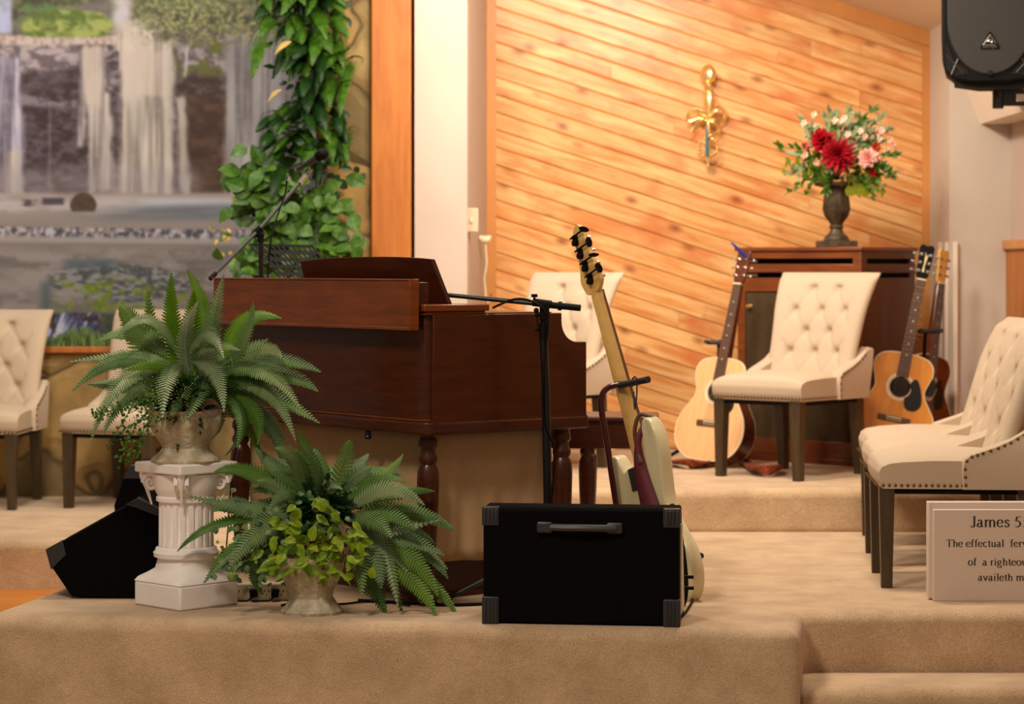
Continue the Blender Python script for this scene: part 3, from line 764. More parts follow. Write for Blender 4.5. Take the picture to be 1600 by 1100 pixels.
# ---------------------------------------------------------------- piano bench
bz = CH-(648-HZ)*9.5/F
t = empty('piano_bench', 'dark polished piano bench with turned legs behind the right end of the organ', 'bench', (.16, 9.55, 0), R(-3))
MB().box2((-.25, -.17, bz-.018), (.42, .17, bz)).build('seat_top', M['maho'], t, bevel=.008, seg=3)
MB().box2((-.225, -.145, bz-.125), (.385, .145, bz-.018)).build('apron', M['maho'], t, bevel=.003)
for sx in (-1, 1):
    for sy in (-1, 1):
        k = (bz-.06)/.60
        MB().lathe([(r*.95, z*k) for r, z in LEG], 20, Matrix.Translation(((-.19 if sx < 0 else .14), sy*.115, 0))).build('leg', M['maho'], t)

# ---------------------------------------------------------------- rotary speaker cabinet
LC_ = Vector((P(1345, 700, 11.9).x, 11.9, .19)); la = R(40)
t = empty('speaker_cabinet', 'tall dark walnut organ speaker cabinet with louvred slots in the back corner', 'cabinet', LC_, 0)
ux, uy = Vector((-math.cos(la), math.sin(la), 0)), Vector((math.sin(la), math.cos(la), 0))
ztopc = P(0, 386, 12.1).z-.19
# local frame: -x' along the wide face to the left, y' along the narrow face to the right/back
t.rotation_euler = (0, 0, -la)
Wd, Dp, H = .735, .52, ztopc
# front face along local -x, depth along local +y
def louv(name, mb, x0, x1, y0, y1, zc): pass
c = MB()
slots = [(.905-.0, .925), (.975, 1.0)]
s1, s2 = (H-.155, H-.128), (H-.085, H-.058)
# walls: stiles and rails around the slots on the wide face
def face(mb, horizontal):
    pass
fr = MB()
for (a0, a1) in ((0.0, .05), (s1[1]+.0, s2[0]), (s2[1], H-.02)): pass
fr.box2((-Wd, 0, .03), (-Wd+.045, .02, H-.02)).box2((-.045, 0, .03), (0, .02, H-.02))
fr.box2((-Wd+.045, 0, s2[1]), (-.045, .02, H-.02)).box2((-Wd+.045, 0, s1[1]), (-.045, .02, s2[0])).box2((-Wd+.045, 0, H-.225), (-.045, .02, s1[0])).box2((-Wd+.045, 0, .03), (-.045, .02, .115))
fr.build('front_frame', M['leslie_f'], t, bevel=.003)
MB().box2((-Wd+.043, .008, .113), (-.043, .02, H-.223)).build('back_panel', M['grille'], t)
sd = MB()
sd.box2((-.02, .02, .03), (0, Dp, s1[0])).box2((-.02, .02, s1[1]), (0, Dp, s2[0])).box2((-.02, .02, s2[1]), (0, Dp, H-.02)).box2((-.02, .02, s1[0]), (0, .06, s1[1])).box2((-.02, .02, s2[0]), (0, .06, s2[1])).box2((-.02, Dp-.05, s1[0]), (0, Dp, s1[1])).box2((-.02, Dp-.05, s2[0]), (0, Dp, s2[1]))
sd.box2((-Wd, .02, .03), (-Wd+.02, Dp, H-.02)).box2((-Wd+.02, Dp-.02, .03), (-.02, Dp, H-.02))
sd.build('side_panel', M['leslie'], t, bevel=.002)
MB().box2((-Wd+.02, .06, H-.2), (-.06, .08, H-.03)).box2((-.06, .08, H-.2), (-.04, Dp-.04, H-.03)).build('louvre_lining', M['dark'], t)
MB().box2((-Wd-.012, -.012, H-.02), (.012, Dp+.01, H)).build('top', M['leslie_f'], t, bevel=.004)
MB().box2((-Wd-.008, -.008, 0), (.008, Dp, .03)).build('plinth', M['leslie_f'], t, bevel=.003)
MB().ball((-Wd+.075, -.012, H-.30), (.013, .012, .009), 10).box2((-Wd+.06, -.004, H-.31), (-Wd+.09, .0, H-.29)).build('latch', M['gold'], t)
for zc in (sum(s1)/2, sum(s2)/2):
    MB().box2((-Wd+.05, .005, zc-.006), (-Wd+.12, .02, zc+.006)).build('louvre_clip', M['chrome'], t)

# ---------------------------------------------------------------- wedge monitors
def corner_piece(c, s, M_=None):
    mb = MB(); mb.box(c, s)
    for k in (-1, 0, 1): mb.box((c[0]+k*s[0]*.3, c[1]-s[1]*.5, c[2]), (s[0]*.12, .006, s[2]*.9))
    return mb
# front monitor, its back towards the hall
t = empty('stage_monitor', 'black carpeted stage monitor with a strap handle at the front edge of the stage', 'speaker', (P(755, 975, 7.97).x, 7.97, 0), R(-7))
mw, mh = .645, .385
prof = [(0.0, .006), (.012, 0), (.30, 0), (.31, .02), (.155, mh-.008), (.14, mh), (.012, mh), (0, mh-.01)]
MB().prism(prof, 0.0, mw, 'x').build('cabinet', M['blackcarpet'], t, bevel=.006)
for (x, z) in ((.022, .045), (mw-.026, .045), (.022, mh-.03), (mw-.026, mh-.03)):
    hh = .09 if z < .1 else .062
    s = -1 if x < .1 else 1
    mb = MB(); mb.box2((x-.026, -.006, z-hh/2), (x+.030, .03, z+hh/2))
    for k in range(4): mb.box2((x-.018+k*.012, -.011, z-hh/2+.006), (x-.011+k*.012, -.004, z+hh/2-.006))
    mb.build('corner_protector', M['corner'], t, bevel=.004)
hz = .385-.064
MB().tube([(.225, -.012, hz), (.27, -.022, hz), (.33, -.026, hz+.001), (.40, -.022, hz), (.44, -.012, hz)], [.012]*5, 8, Matrix.Translation((0, 0, 0))).build('handle_strap', M['corner'], t)
for x in (.205, .435): 
    MB().box2((x-.026, -.018, hz-.018), (x+.026, .0, hz+.018)).build('handle_cap', M['corner'], t, bevel=.006)
sd = [(.07, .03), (.27, .03), (.15, mh-.06), (.07, mh-.06)]
MB().prism([(p[0], p[1]) for p in sd], mw, mw+.004, 'x').build('side_plate', M['outlet'], t)
MB().prism([(.30, .012), (.312, .02), (.158, mh-.006), (.146, mh-.012)], .01, mw-.01, 'x').build('grille', M['black'], t)
kb = MB()
for (y, z) in ((.285, .09), (.265, .13)): kb.tube([(mw, y, z), (mw+.035, y, z)], .006, 8)
kb.build('control_knob', M['black'], t)
# left monitor standing on its side profile
def wedge(name, label, loc, rz, pts, depth, corner=True):
    t = empty(name, label, 'speaker', loc, rz)
    MB().prism(pts, 0, depth, 'y').build('cabinet', M['blackcarpet'], t, bevel=.006)
    return t
d0 = 8.56; ox = P(72, 0, d0).x
q = lambda x, y: (P(x, y, d0).x-ox, CH-(y-HZ)*d0/F+.0)
z0 = CH-(932-HZ)*d0/F
pr = [(p[0], max(0, p[1]-z0)) for p in (q(112, 929), q(240, 932), q(262, 915), q(262, 800), q(216, 776), q(73, 856), q(80, 882))]
t = wedge('stage_monitor', 'black carpeted wedge monitor seen from its side, left of the white pedestal', (ox, d0, 0), 0, pr, .42)
p = pr[5]
for (a, b, nm) in ((pr[5], pr[6], 0), (pr[4], pr[3], 1)):
    a = Vector((a[0], 0, a[1])); b = Vector((b[0], 0, b[1]))
    mb = MB(); c = a if nm == 0 else a
    if nm == 0: mb.prism([(a.x-.004, a.z+.003), (a.x+.055, a.z+.036), (a.x+.070, a.z-.015), (b.x+.0, b.z-.01)], -.006, .03, 'y')
    else: mb.prism([(a.x-.045, a.z-.02), (a.x, a.z+.006), (a.x+.09, a.z-.044), (a.x+.07, a.z-.06), (a.x-.01, a.z-.03)], -.006, .03, 'y')
    mb.build('corner_protector', M['corner'], t, bevel=.003)
d1 = 9.35; ox = P(176, 0, d1).x
q = lambda x, y: (P(x, y, d1).x-ox, CH-(y-HZ)*d1/F)
t = wedge('stage_monitor', 'black monitor with a dark corner cap, behind the wedge and the white pedestal', (ox, d1, 0), 0, [(0.03, 0), (.22, 0), (.25, .30), q(216, 728), q(204, 728), q(193, 745), q(178, 790)], .35)
a = Vector((q(204, 728)[0], 0, q(204, 728)[1])); 
MB().prism([(a.x-.03, a.z-.05), (a.x, a.z+.004), (a.x+.05, a.z+.004), (a.x+.04, a.z-.05)], -.006, .03, 'y').build('corner_protector', M['corner'], t, bevel=.003)
# ---------------------------------------------------------------- white plaster pedestal
pc = P(291, 0, 8.42)
t = empty('column_pedestal', 'white plaster fluted column pedestal carrying the tall fern', 'pedestal', (pc.x, 8.42, 0), R(46))
PH = CH-(727-HZ)*8.25/F
MB().box2((-.128, -.128, 0), (.128, .128, .085)).build('plinth', M['plaster'], t, bevel=.008, seg=3)
# flared shoulder from square to round
mb = MB(); V = []; n = 32; lv = [(.085, .128, 1), (.10, .122, .9), (.115, .108, .6), (.13, .100, .2), (.165, .098, 0), (.17, .112, 0), (.185, .114, 0), (.19, .108, 0), (.20, .106, 0), (.205, .098, 0)]
for z, r, sq in lv:
    for k in range(n):
        th = 2*math.pi*k/n; c_, s_ = math.cos(th), math.sin(th); m_ = max(abs(c_), abs(s_))
        rr = r*(1-sq)+r/m_*sq; V.append((rr*c_, rr*s_, z))
mb.add(V, [(i*n+k, i*n+(k+1) % n, (i+1)*n+(k+1) % n, (i+1)*n+k) for i in range(len(lv)-1) for k in range(n)])
mb.build('base_moulding', M['plaster'], t, ang=50)
V = []; n = 160; mb = MB(); zs = [.20, .21, .23, PH-.165, PH-.145, PH-.135]; fl = 20
for i, z in enumerate(zs):
    for k in range(n):
        th = 2*math.pi*k/n; g = max(0, math.cos(fl*th))**.6
        dep = (.0, .3, 1, 1, .4, 0)[i]
        r = .096-.002*i/5-.0105*g*dep; V.append((r*math.cos(th), r*math.sin(th), z))
mb.add(V, [(i*n+k, i*n+(k+1) % n, (i+1)*n+(k+1) % n, (i+1)*n+k) for i in range(len(zs)-1) for k in range(n)])
mb.build('fluted_shaft', M['plaster'], t, ang=50)
mb = MB().lathe([(.094, PH-.14), (.104, PH-.135), (.104, PH-.122), (.098, PH-.118), (.108, PH-.10), (.112, PH-.085), (.12, PH-.04)], 40)
mb.build('neck_moulding', M['plaster'], t)
# volutes at the four corners
for k in range(4):
    A = Matrix.Rotation(R(45+90*k), 4, 'Z'); mb = MB()
    for side in (-1, 1):
        sp = []
        for q_ in range(30):
            f = q_/29; a = f*math.pi*3.6; r = .030*(1-f)+.003
            sp.append((.112+0*f+ .0, side*.012*(1+f*.5), 0))
            sp[-1] = (.122+r*math.cos(a)*.8, side*(.019+.004*f), PH-.072+r*math.sin(a))
        mb.tube(sp, [.008-.003*i/29 for i in range(30)], 6, A)
    mb.tube([(.122, -.018, PH-.072), (.122, .018, PH-.072)], .022, 12, A)
    mb.tube([(.150, 0, PH-.036), (.150, 0, PH-.055), (.138, 0, PH-.09), (.120, 0, PH-.15)], [.014, .012, .007, .003], 8, A)
    mb.build('volute', M['plaster'], t)
MB().prism([(-.105, -.105), (.105, -.105), (.105, .105), (-.105, .105)], PH-.05, PH-.035).build('capital', M['plaster'], t, bevel=.006)
MB().box2((-.128, -.128, PH-.036), (.128, .128, PH)).build('abacus', M['plaster'], t, bevel=.006, seg=3)

# ---------------------------------------------------------------- potted ferns
def frond_mesh(mb, P0, P1, P2, W, rnd, face=Vector((0, -.7, .6)), gap=.0115):
    P0, P1, P2 = Vector(P0), Vector(P1), Vector(P2)
    L = (P1-P0).length+(P2-P1).length; n = max(10, int(L/gap))
    face = (face+Vector((rnd.uniform(-.5, .5), rnd.uniform(-.2, .2), rnd.uniform(-.3, .3)))).normalized()
    B = lambda t: P0*(1-t)**2+P1*2*t*(1-t)+P2*t*t
    T = lambda t: ((P1-P0)*(1-t)+(P2-P1)*t).normalized()
    arch = rnd.uniform(.0, .35)
    cen = [B(i/n) for i in range(n+1)]
    mb.tube([cen[i] for i in range(0, n+1, max(1, n//10))]+[cen[-1]], .0014, 4)
    for i in range(1, n):
        t = i/n
        c = cen[i]; tg = T(t); sd = tg.cross(face)
        if sd.length < .05: continue
        sd.normalize(); nm = sd.cross(tg).normalized()
        w = W*min(1, t/.22)**.7*min(1, (1-t)/.55)**.75*rnd.uniform(.92, 1.06)
        sp = L/n*.54
        for s in (-1, 1):
            d = (sd*s+tg*(.22+.40*t)).normalized()
            V = []
            tw = rnd.uniform(-.12, .12)
            for q_, (f, hw) in enumerate(((0, 1.0), (.5, .92), (.82, .55), (1.0, .06))):
                dr = -nm*(arch*w*f*f)+nm*tw*w*f*f*.4
                p = c+d*w*f+tg*(.12*w*f*f)+dr
                V += [p-tg*sp*hw-nm*W*.05, p+tg*sp*hw+nm*W*.05]
            mb.add(V, [(0, 1, 3, 2), (2, 3, 5, 4), (4, 5, 7, 6)])
def fern(t, base, specs, rnd, mats, d):
    """each spec: tip pixel-plane offsets turned into metres around the crown, with its own depth"""
    for (bx, by, mx, my, tx, ty, dd, W, mi) in specs:
        p0 = P(bx, by, base+dd*.05); p1 = P(mx, my, base+dd*.55); p2 = P(tx, ty, base+dd)
        # control point so that the curve passes the middle
        c = p1*2-(p0+p2)*.5
        mb = MB(); frond_mesh(mb, p0, c, p2, W, rnd)
        mb.build('frond', mats[mi], t, world=True, smooth=False, recalc=False)
fm = [M['fern'], M['fern_l'], M['fern_b']]
ud = 8.40
t1 = empty('potted_fern', 'large fern in an aged stone urn on top of the white column pedestal', 'potted plant', (pc.x, ud, PH))
def urn(t, r, h, prof, nm='urn', mat='urn'):
    mb = MB(); mb.lathe([(a*r, b*h) for a, b in prof], 48, flute=.03, fn=12); return mb.build(nm, M[mat], t)
urn(t1, .122, (CH-(640-HZ)*ud/F)-PH, [(.62, 0), (.98, 0), (1.0, .04), (.92, .10), (.74, .20), (.66, .28), (.70, .36), (.86, .50), (1.0, .66), (1.06, .82), (1.04, .92), (1.10, .97), (1.12, 1.0), (.9, 1.0), (.9, .93), (0, .93)])
rnd = random.Random(11)
up = [ # base, middle, tip (photo frame), depth of tip, half width, shade
 (280,600,268,510,268,425,.03,.044,2),(300,590,318,500,292,420,.12,.046,2),(318,600,330,520,350,428,-.05,.046,1),
 (255,590,240,530,231,453,.05,.042,2),(245,590,215,515,188,478,.02,.058,2),(292,560,300,500,303,455,-.08,.040,2),
 (345,590,380,530,396,472,-.06,.036,0),(350,560,385,500,440,498,.12,.042,2),(300,600,290,530,310,470,-.10,.040,1),
 (270,570,200,555,108,566,-.05,.038,1),(265,585,190,560,112,612,-.10,.044,0),(262,560,210,520,150,535,.04,.044,2),
 (265,575,190,595,142,690,-.16,.050,1),(270,590,205,610,160,680,-.20,.048,0),(285,565,262,590,254,655,-.22,.046,1),
 (300,600,280,625,268,650,-.20,.040,0),(318,590,310,620,285,662,-.22,.042,0),(300,565,335,580,350,645,-.22,.040,1),
 (330,580,420,560,502,582,-.06,.050,0),(340,590,430,580,497,612,-.02,.052,2),(335,585,410,580,470,640,-.18,.046,1),
 (330,600,410,605,462,690,-.16,.040,1),(340,610,375,640,370,700,-.18,.034,0),(345,600,395,640,402,695,-.14,.036,0),
 (350,600,430,620,500,662,.06,.044,2),(350,570,410,545,440,560,-.12,.034,1),(255,600,200,600,135,600,.10,.040,0),
 (290,560,320,520,350,560,-.18,.038,1),(280,560,235,500,180,530,-.14,.030,1),(300,610,240,600,180,640,.05,.050,0),
 (300,600,350,560,420,530,.1,.050,0),(290,600,300,540,330,480,.1,.05,0),(280,600,240,560,210,500,.12,.05,0),
 (300,600,260,570,190,580,-.12,.045,2),(310,600,380,590,440,600,-.1,.046,0),(320,610,340,650,325,690,.12,.034,0),
 (350,620,420,660,440,740,.05,.040,0),(345,620,385,660,410,715,.10,.038,2),
 (300,560,330,540,376,548,-.2,.036,1),(330,600,380,650,352,712,.08,.030,0),
]
fern(t1, ud, up, rnd, fm, 0)
for k in range(34):                      # inner and rear fronds
    a = rnd.uniform(0, 6.283); el = rnd.uniform(.1, 1.0); L_ = rnd.uniform(.18, .32)
    b = Vector((pc.x+.02*math.cos(a), ud+.02*math.sin(a), PH+.22)); d_ = Vector((math.cos(a), abs(math.sin(a))*.8+.1 if k % 3 else math.sin(a), el)).normalized()
    p1 = b+d_*L_*.55; p2 = b+d_*L_*.9+Vector((0, 0, -.25*L_*(1.1-el)))
    mb = MB(); frond_mesh(mb, b, p1, p2, .042, rnd); mb.build('frond', fm[k % 3 if k % 3 != 1 else 0], t1, world=True, smooth=False, recalc=False)
MB().lathe([(0, 0), (.11, 0), (.11, .006), (0, .03)], 24, Matrix.Translation((0, 0, (CH-(640-HZ)*ud/F)-PH-.006))).build('soil', M['dark'], t1)
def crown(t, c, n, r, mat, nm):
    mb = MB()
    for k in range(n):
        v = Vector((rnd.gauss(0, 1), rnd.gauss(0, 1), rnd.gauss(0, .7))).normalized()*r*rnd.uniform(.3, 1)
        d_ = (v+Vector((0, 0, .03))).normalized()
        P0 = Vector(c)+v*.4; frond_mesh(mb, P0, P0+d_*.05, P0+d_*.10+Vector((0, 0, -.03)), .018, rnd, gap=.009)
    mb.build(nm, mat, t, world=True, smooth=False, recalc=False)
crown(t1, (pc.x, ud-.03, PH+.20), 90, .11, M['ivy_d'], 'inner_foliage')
# small leaved trailing sprays
def leaf(mb, p, d, n, L, W, fold=.15, droop=.2):
    d = d.normalized(); s = d.cross(n); 
    if s.length < .01: s = Vector((1, 0, 0))
    s.normalize(); n = s.cross(d).normalized(); V = []
    prof = ((0, .04), (.2, .75), (.45, 1), (.72, .66), (1, .02))
    for f, w_ in prof:
        c = p+d*L*f-n*droop*L*f*f
        V += [c-s*W*w_+n*fold*W*w_, c, c+s*W*w_+n*fold*W*w_]
    Fc = []
    for i in range(4): Fc += [(3*i, 3*i+1, 3*i+4, 3*i+3), (3*i+1, 3*i+2, 3*i+5, 3*i+4)]
    mb.add(V, Fc)
def trail(mb, st, pts, n, L, W, rnd, spread):
    pts = catmull(pts, 6, False); st.tube(pts, .0012, 5)
    for i in range(n):
        p = pts[rnd.randrange(len(pts))]+Vector((rnd.uniform(-1, 1), rnd.uniform(-1, 1), rnd.uniform(-1, 1)))*spread
        leaf(mb, p, Vector((rnd.uniform(-1, 1), rnd.uniform(-1, .3), rnd.uniform(-1, .4))), Vector((rnd.uniform(-.5, .5), -1, .6)), L*rnd.uniform(.7, 1.2), W*rnd.uniform(.7, 1.1))
mb, st = MB(), MB()
for (a, b, c) in (((250,610),(205,640),(175,690)), ((255,620),(215,660),(190,720)), ((250,620),(225,670),(205,712)), ((240,620),(180,640),(150,645))):
    trail(mb, st, [P(*a, 8.3), P(*b, 8.22), P(*c, 8.26)], 90, .014, .006, rnd, .022)
mb.build('trailing_sprig', M['ivy'], t1, world=True, smooth=False, recalc=False)['kind'] = 'stuff'
st.build('sprig_stem', M['stem'], t1, world=True)
mb = MB()
for k in range(420):
    f = rnd.random(); p = P(200+90*f+rnd.gauss(0, 10), 600+60*rnd.random()+rnd.gauss(0, 8), 8.24+rnd.uniform(-.03, .05)); mb.ball(p, rnd.uniform(.0016, .003), 4)
mb.build('yellow_berries', M['yellowleaf'], t1, world=True, smooth=False)['kind'] = 'stuff'
mb = MB()
for k in range(5):
    mb.tube([P(325+14*math.cos(a)+k*1.5, 632+k*2+9*math.sin(a), 8.27-.004*k) for a in [2*math.pi*i/16 for i in range(17)]], .0016, 5)
mb.build('vine_coil', M['rosewood'], t1, world=True)

ld = 8.22; lc = P(487, 0, ld)
t2 = empty('potted_fern', 'spreading fern in a low stone urn on the carpet beside the pedestal', 'potted plant', (lc.x, ld, 0))
urn(t2, .107, CH-(868-HZ)*ld/F, [(.70, 0), (.98, 0), (1.0, .05), (.86, .13), (.68, .28), (.70, .38), (.92, .60), (1.05, .80), (1.08, .9), (1.14, .96), (1.14, 1.0), (.95, 1.0), (.9, .93), (0, .93)])
rnd = random.Random(5)
lo = [
 (470,800,400,790,293,775,.0,.060,0),(480,800,400,740,335,738,.06,.046,0),(470,790,430,760,402,752,-.05,.032,1),
 (460,810,350,815,277,862,.05,.030,0),(450,810,400,830,357,892,-.14,.058,1),(460,830,380,850,318,912,.02,.045,0),
 (480,780,465,720,430,700,-.05,.050,1),(495,780,485,730,468,672,.05,.046,0),(500,780,500,740,470,690,-.1,.052,0),
 (520,770,538,720,546,688,-.02,.040,2),(530,790,590,750,630,710,.04,.038,2),(540,790,590,750,632,754,.0,.026,0),
 (540,800,600,765,664,790,-.10,.044,1),(545,795,620,770,680,768,.1,.030,0),(550,810,600,800,650,830,-.06,.046,0),
 (540,810,580,810,612,842,-.14,.044,2),(560,810,640,800,712,830,.02,.044,0),(560,830,630,840,695,868,.0,.046,0),
 (550,820,560,870,565,932,-.14,.046,2),(560,820,585,870,595,920,-.10,.044,0),(580,820,605,870,622,950,-.08,.036,1),
 (570,830,650,850,700,905,.04,.042,0),(570,840,640,870,685,932,-.06,.044,2),(570,850,640,900,682,965,-.08,.044,2),
 (570,860,660,900,714,962,.02,.042,2),(560,860,580,910,604,962,.0,.050,0),(560,850,600,880,630,966,.05,.04,0),
 (500,790,500,820,510,832,-.18,.036,1),(520,790,520,820,540,826,-.18,.036,0),(505,790,515,760,535,765,-.15,.030,1),
 (440,850,380,880,335,880,.08,.040,0),(440,870,400,890,412,930,.04,.034,0),(430,850,360,860,330,905,.08,.03,2),
 (430,830,370,790,330,800,.08,.04,0),(500,810,430,790,360,800,.1,.05,0),(520,800,560,770,610,760,.1,.045,0),
 (480,790,440,740,400,700,.12,.05,0),(540,820,620,820,680,850,.1,.05,0),(560,850,640,850,700,890,.1,.046,0),
 (480,790,450,770,420,800,-.16,.036,0),(560,830,600,830,690,812,-.02,.036,1),
 (575,850,620,880,660,945,.08,.044,0),(550,840,600,850,640,900,-.04,.044,1),
]
fern(t2, ld, lo, rnd, fm, 0)
for k in range(22):
    a = rnd.uniform(0, 6.283); el = rnd.uniform(.1, .9); L_ = rnd.uniform(.18, .30)
    b = Vector((lc.x+.05+.02*math.cos(a), ld+.03, .40)); d_ = Vector((math.cos(a), abs(math.sin(a))*.9, el)).normalized()
    p2 = b+d_*L_*.9+Vector((0, 0, -.3*L_*(1.1-el)))
    mb = MB(); frond_mesh(mb, b, b+d_*L_*.55, p2, .042, rnd); mb.build('frond', fm[0], t2, world=True, smooth=False, recalc=False)
mb = MB()
for k in range(100):
    x, y = rnd.gauss(495, 36), rnd.gauss(855, 30)
    if y > 915 or y < 780: continue
    p = P(x, y, ld-.12+rnd.uniform(-.03, .05)); leaf(mb, p, Vector((rnd.uniform(-1, 1), rnd.uniform(-.6, .2), rnd.uniform(-.9, .5))), Vector((rnd.uniform(-.4, .4), -1, .5)), rnd.uniform(.04, .062), rnd.uniform(.012, .018), .3, .25)
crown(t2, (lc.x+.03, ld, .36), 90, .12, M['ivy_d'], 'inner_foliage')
mb.build('variegated_foliage', M['lime'], t2, world=True, smooth=False, recalc=False)['kind'] = 'stuff'
mb = MB()
for k in range(320):
    x, y = (rnd.gauss(425, 42), rnd.gauss(855, 32)) if k % 3 else (rnd.gauss(505, 28), rnd.gauss(815, 24))
    if y > 925 or x < 330: continue
    p = P(x, y, ld-.04+rnd.uniform(-.05, .08)); leaf(mb, p, Vector((rnd.uniform(-1, 1), rnd.uniform(-1, .5), rnd.uniform(-1, .4))), Vector((0, -1, .5)), rnd.uniform(.018, .034), rnd.uniform(.008, .013), .1)
mb.build('small_leaf_foliage', M['ivy'], t2, world=True, smooth=False, recalc=False)['kind'] = 'stuff'
mb = MB()
for (a, b, c) in (((450,880),(420,885),(400,895)), ((470,885),(440,890),(430,910)), ((500,890),(530,880),(548,915)), ((480,885),(505,895),(500,905)), ((450,870),(420,870),(405,890))):
    frond_mesh(mb, P(*a, ld-.1), P(*b, ld-.15), P(*c, ld-.14), .016, rnd, gap=.006)
mb.build('lime_fernlet', M['lime'], t2, world=True, smooth=False, recalc=False)
mb = MB()
p = P(361, 901, 8.05); mb.ball(p, (.013, .006, .015), 12); mb.tube([p, P(375, 880, 8.08), P(400, 870, 8.15)], .001, 5)
for (x, y) in ((386,827),(432,840),(400,878),(340,847),(432,878),(410,862)):
    for k in range(5):
        a = k*1.2566; leaf(mb, P(x, y, 8.06), Vector((math.cos(a), -.3, math.sin(a))), Vector((0, -1, 0)), .008, .0025)
mb.build('tiny_blossom', M['lime'], t2, world=True, recalc=False)['kind'] = 'stuff'

# ---------------------------------------------------------------- wall garland of fern and pothos
t3 = empty('hanging_greenery', 'long hanging swag of fern and broad leaved vine down the edge of the mural', 'artificial plant', (P(500, 0, 11.9).x, 11.9, P(0, 440, 11.9).z))
rnd = random.Random(21)
mb, md = MB(), MB()
for k in range(120):
    y = rnd.uniform(-120, 235); cx = 478+14*math.sin(y/60); x = cx+rnd.gauss(0, 26)
    side = rnd.uniform(-1, 1); L_ = rnd.uniform(45, 95)
    a = R(90+side*75)+(.25 if y > 100 else 0)
    tx = x+math.cos(a)*L_*(1 if side > 0 else 1)*.75; ty = y+abs(math.sin(a))*L_*.8+rnd.uniform(0, 25)
    d0, d1 = 11.95, 11.72-rnd.uniform(0, .18)
    if tx > 548: tx = 548-rnd.uniform(0, 25)
    if tx < 392+max(0, y-100)*.12: tx = 395+rnd.uniform(0, 20)
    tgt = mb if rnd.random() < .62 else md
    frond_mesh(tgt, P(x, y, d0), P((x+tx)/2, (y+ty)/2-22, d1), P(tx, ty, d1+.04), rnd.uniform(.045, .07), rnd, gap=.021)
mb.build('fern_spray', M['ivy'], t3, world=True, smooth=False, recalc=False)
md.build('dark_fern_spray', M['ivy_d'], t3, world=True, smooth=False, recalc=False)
mb, md = MB(), MB()
def blob(n, cx, cy, sx, sy, L, W, tgt, dd=(11.65, 11.9), lim=None):
    for k in range(n):
        x, y = rnd.gauss(cx, sx), rnd.gauss(cy, sy)
        if lim and not lim(x, y): continue
        leaf(tgt, P(x, y, rnd.uniform(*dd)), Vector((rnd.uniform(-1, 1), rnd.uniform(-.6, .1), rnd.uniform(-1, .35))), Vector((rnd.uniform(-.5, .5), -1, rnd.uniform(0, .8))), L*rnd.uniform(.75, 1.2), W*rnd.uniform(.8, 1.2), .15, .25)
ok = lambda x, y: 360 < x < 556 and y < 455 and x-360 > (330-y)*.5
blob(260, 480, 365, 42, 48, .09, .034, mb, lim=ok)
blob(60, 405, 290, 20, 22, .10, .042, mb)
blob(22, 388, 400, 14, 30, .08, .032, mb)
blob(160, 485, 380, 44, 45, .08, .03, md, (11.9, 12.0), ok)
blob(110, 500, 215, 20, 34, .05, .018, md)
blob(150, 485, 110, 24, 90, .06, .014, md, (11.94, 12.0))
mb.build('pothos_leaves', M['ivy'], t3, world=True, smooth=False, recalc=False)['kind'] = 'stuff'
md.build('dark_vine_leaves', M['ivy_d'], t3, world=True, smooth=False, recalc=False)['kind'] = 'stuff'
mb = MB()
for k in range(120):
    f = rnd.random(); mb.ball(P(507+rnd.gauss(0, 5)-2*f, 165+f*50, 11.7), (.007, .005, .009), 6)
blob(14, 352, 372, 10, 28, .03, .010, mb, (11.7, 11.8))
for (a, b) in (((455,65),(430,85)), ((440,140),(418,160))):
    frond_mesh(mb, P(*a, 11.65), P((a[0]+b[0])/2, a[1], 11.62), P(*b, 11.62), .02, rnd, gap=.01)
mb.build('pale_seed_head', M['straw'], t3, world=True, smooth=False, recalc=False)['kind'] = 'stuff'
MB().tube([P(478, -120, 11.98), P(484, 0, 11.98), P(492, 120, 11.98), P(510, 270, 11.98), P(500, 400, 11.98)], .012, 8).build('vine_stem', M['rosewood'], t3, world=True)
mb = MB(); blob(8, 545, 395, 8, 10, .07, .02, mb, (11.8, 11.9)); mb.build('dry_leaves', M['straw'], t3, world=True, smooth=False, recalc=False)

# ---------------------------------------------------------------- microphone stands
def tripod(t, c, z, r, angs, mat):
    for a in angs:
        MB().tube([(c[0], c[1], z), (c[0]+r*math.cos(a), c[1]+r*math.sin(a), .018)], .009, 8).build('leg', mat, t, world=True)
        e = (c[0]+r*math.cos(a), c[1]+r*math.sin(a)); MB().tube([(e[0]-.02*math.cos(a), e[1]-.02*math.sin(a), .024), (e[0]+.012*math.cos(a), e[1]+.012*math.sin(a), .012)], .012, 8).build('rubber_foot', M['rubber'], t.children[-1], world=True)
sx = 8.44
b0 = P(858, 0, sx)
t = empty('microphone_stand', 'black boom microphone stand in front of the organ side', 'microphone stand', (b0.x, sx, 0))
c = (b0.x, sx)
pz = lambda y: CH-(y-HZ)*sx/F
lean = P(849, 0, sx).x-b0.x
tripod(t, c, .20, .36, (R(183), R(338), R(62)), M['blackmetal'])
MB().tube([(c[0], c[1], .08), (c[0]+lean*.55, c[1], pz(610))], .0155, 12).tube([(c[0]+lean*.55, c[1], pz(610)), (c[0]+lean, c[1], pz(520))], .0145, 12).build('pole', M['blackmetal'], t, world=True)
MB().tube([(c[0]+lean*.9, c[1], pz(530)), (c[0]+lean, c[1], pz(505))], .017, 12).tube([(c[0]+lean, c[1], pz(512)), (c[0]+lean, c[1], pz(488))], .010, 10).build('height_clutch', M['black'], t, world=True)
mb = MB(); hp = P(848, 478, sx)
mb.box((hp.x+.006, sx, pz(487)), (.034, .03, .055)).tube([P(832, 472, sx), P(862, 476, sx)], .014, 12)
mb.build('boom_clamp', M['black'], t, world=True, bevel=.002)
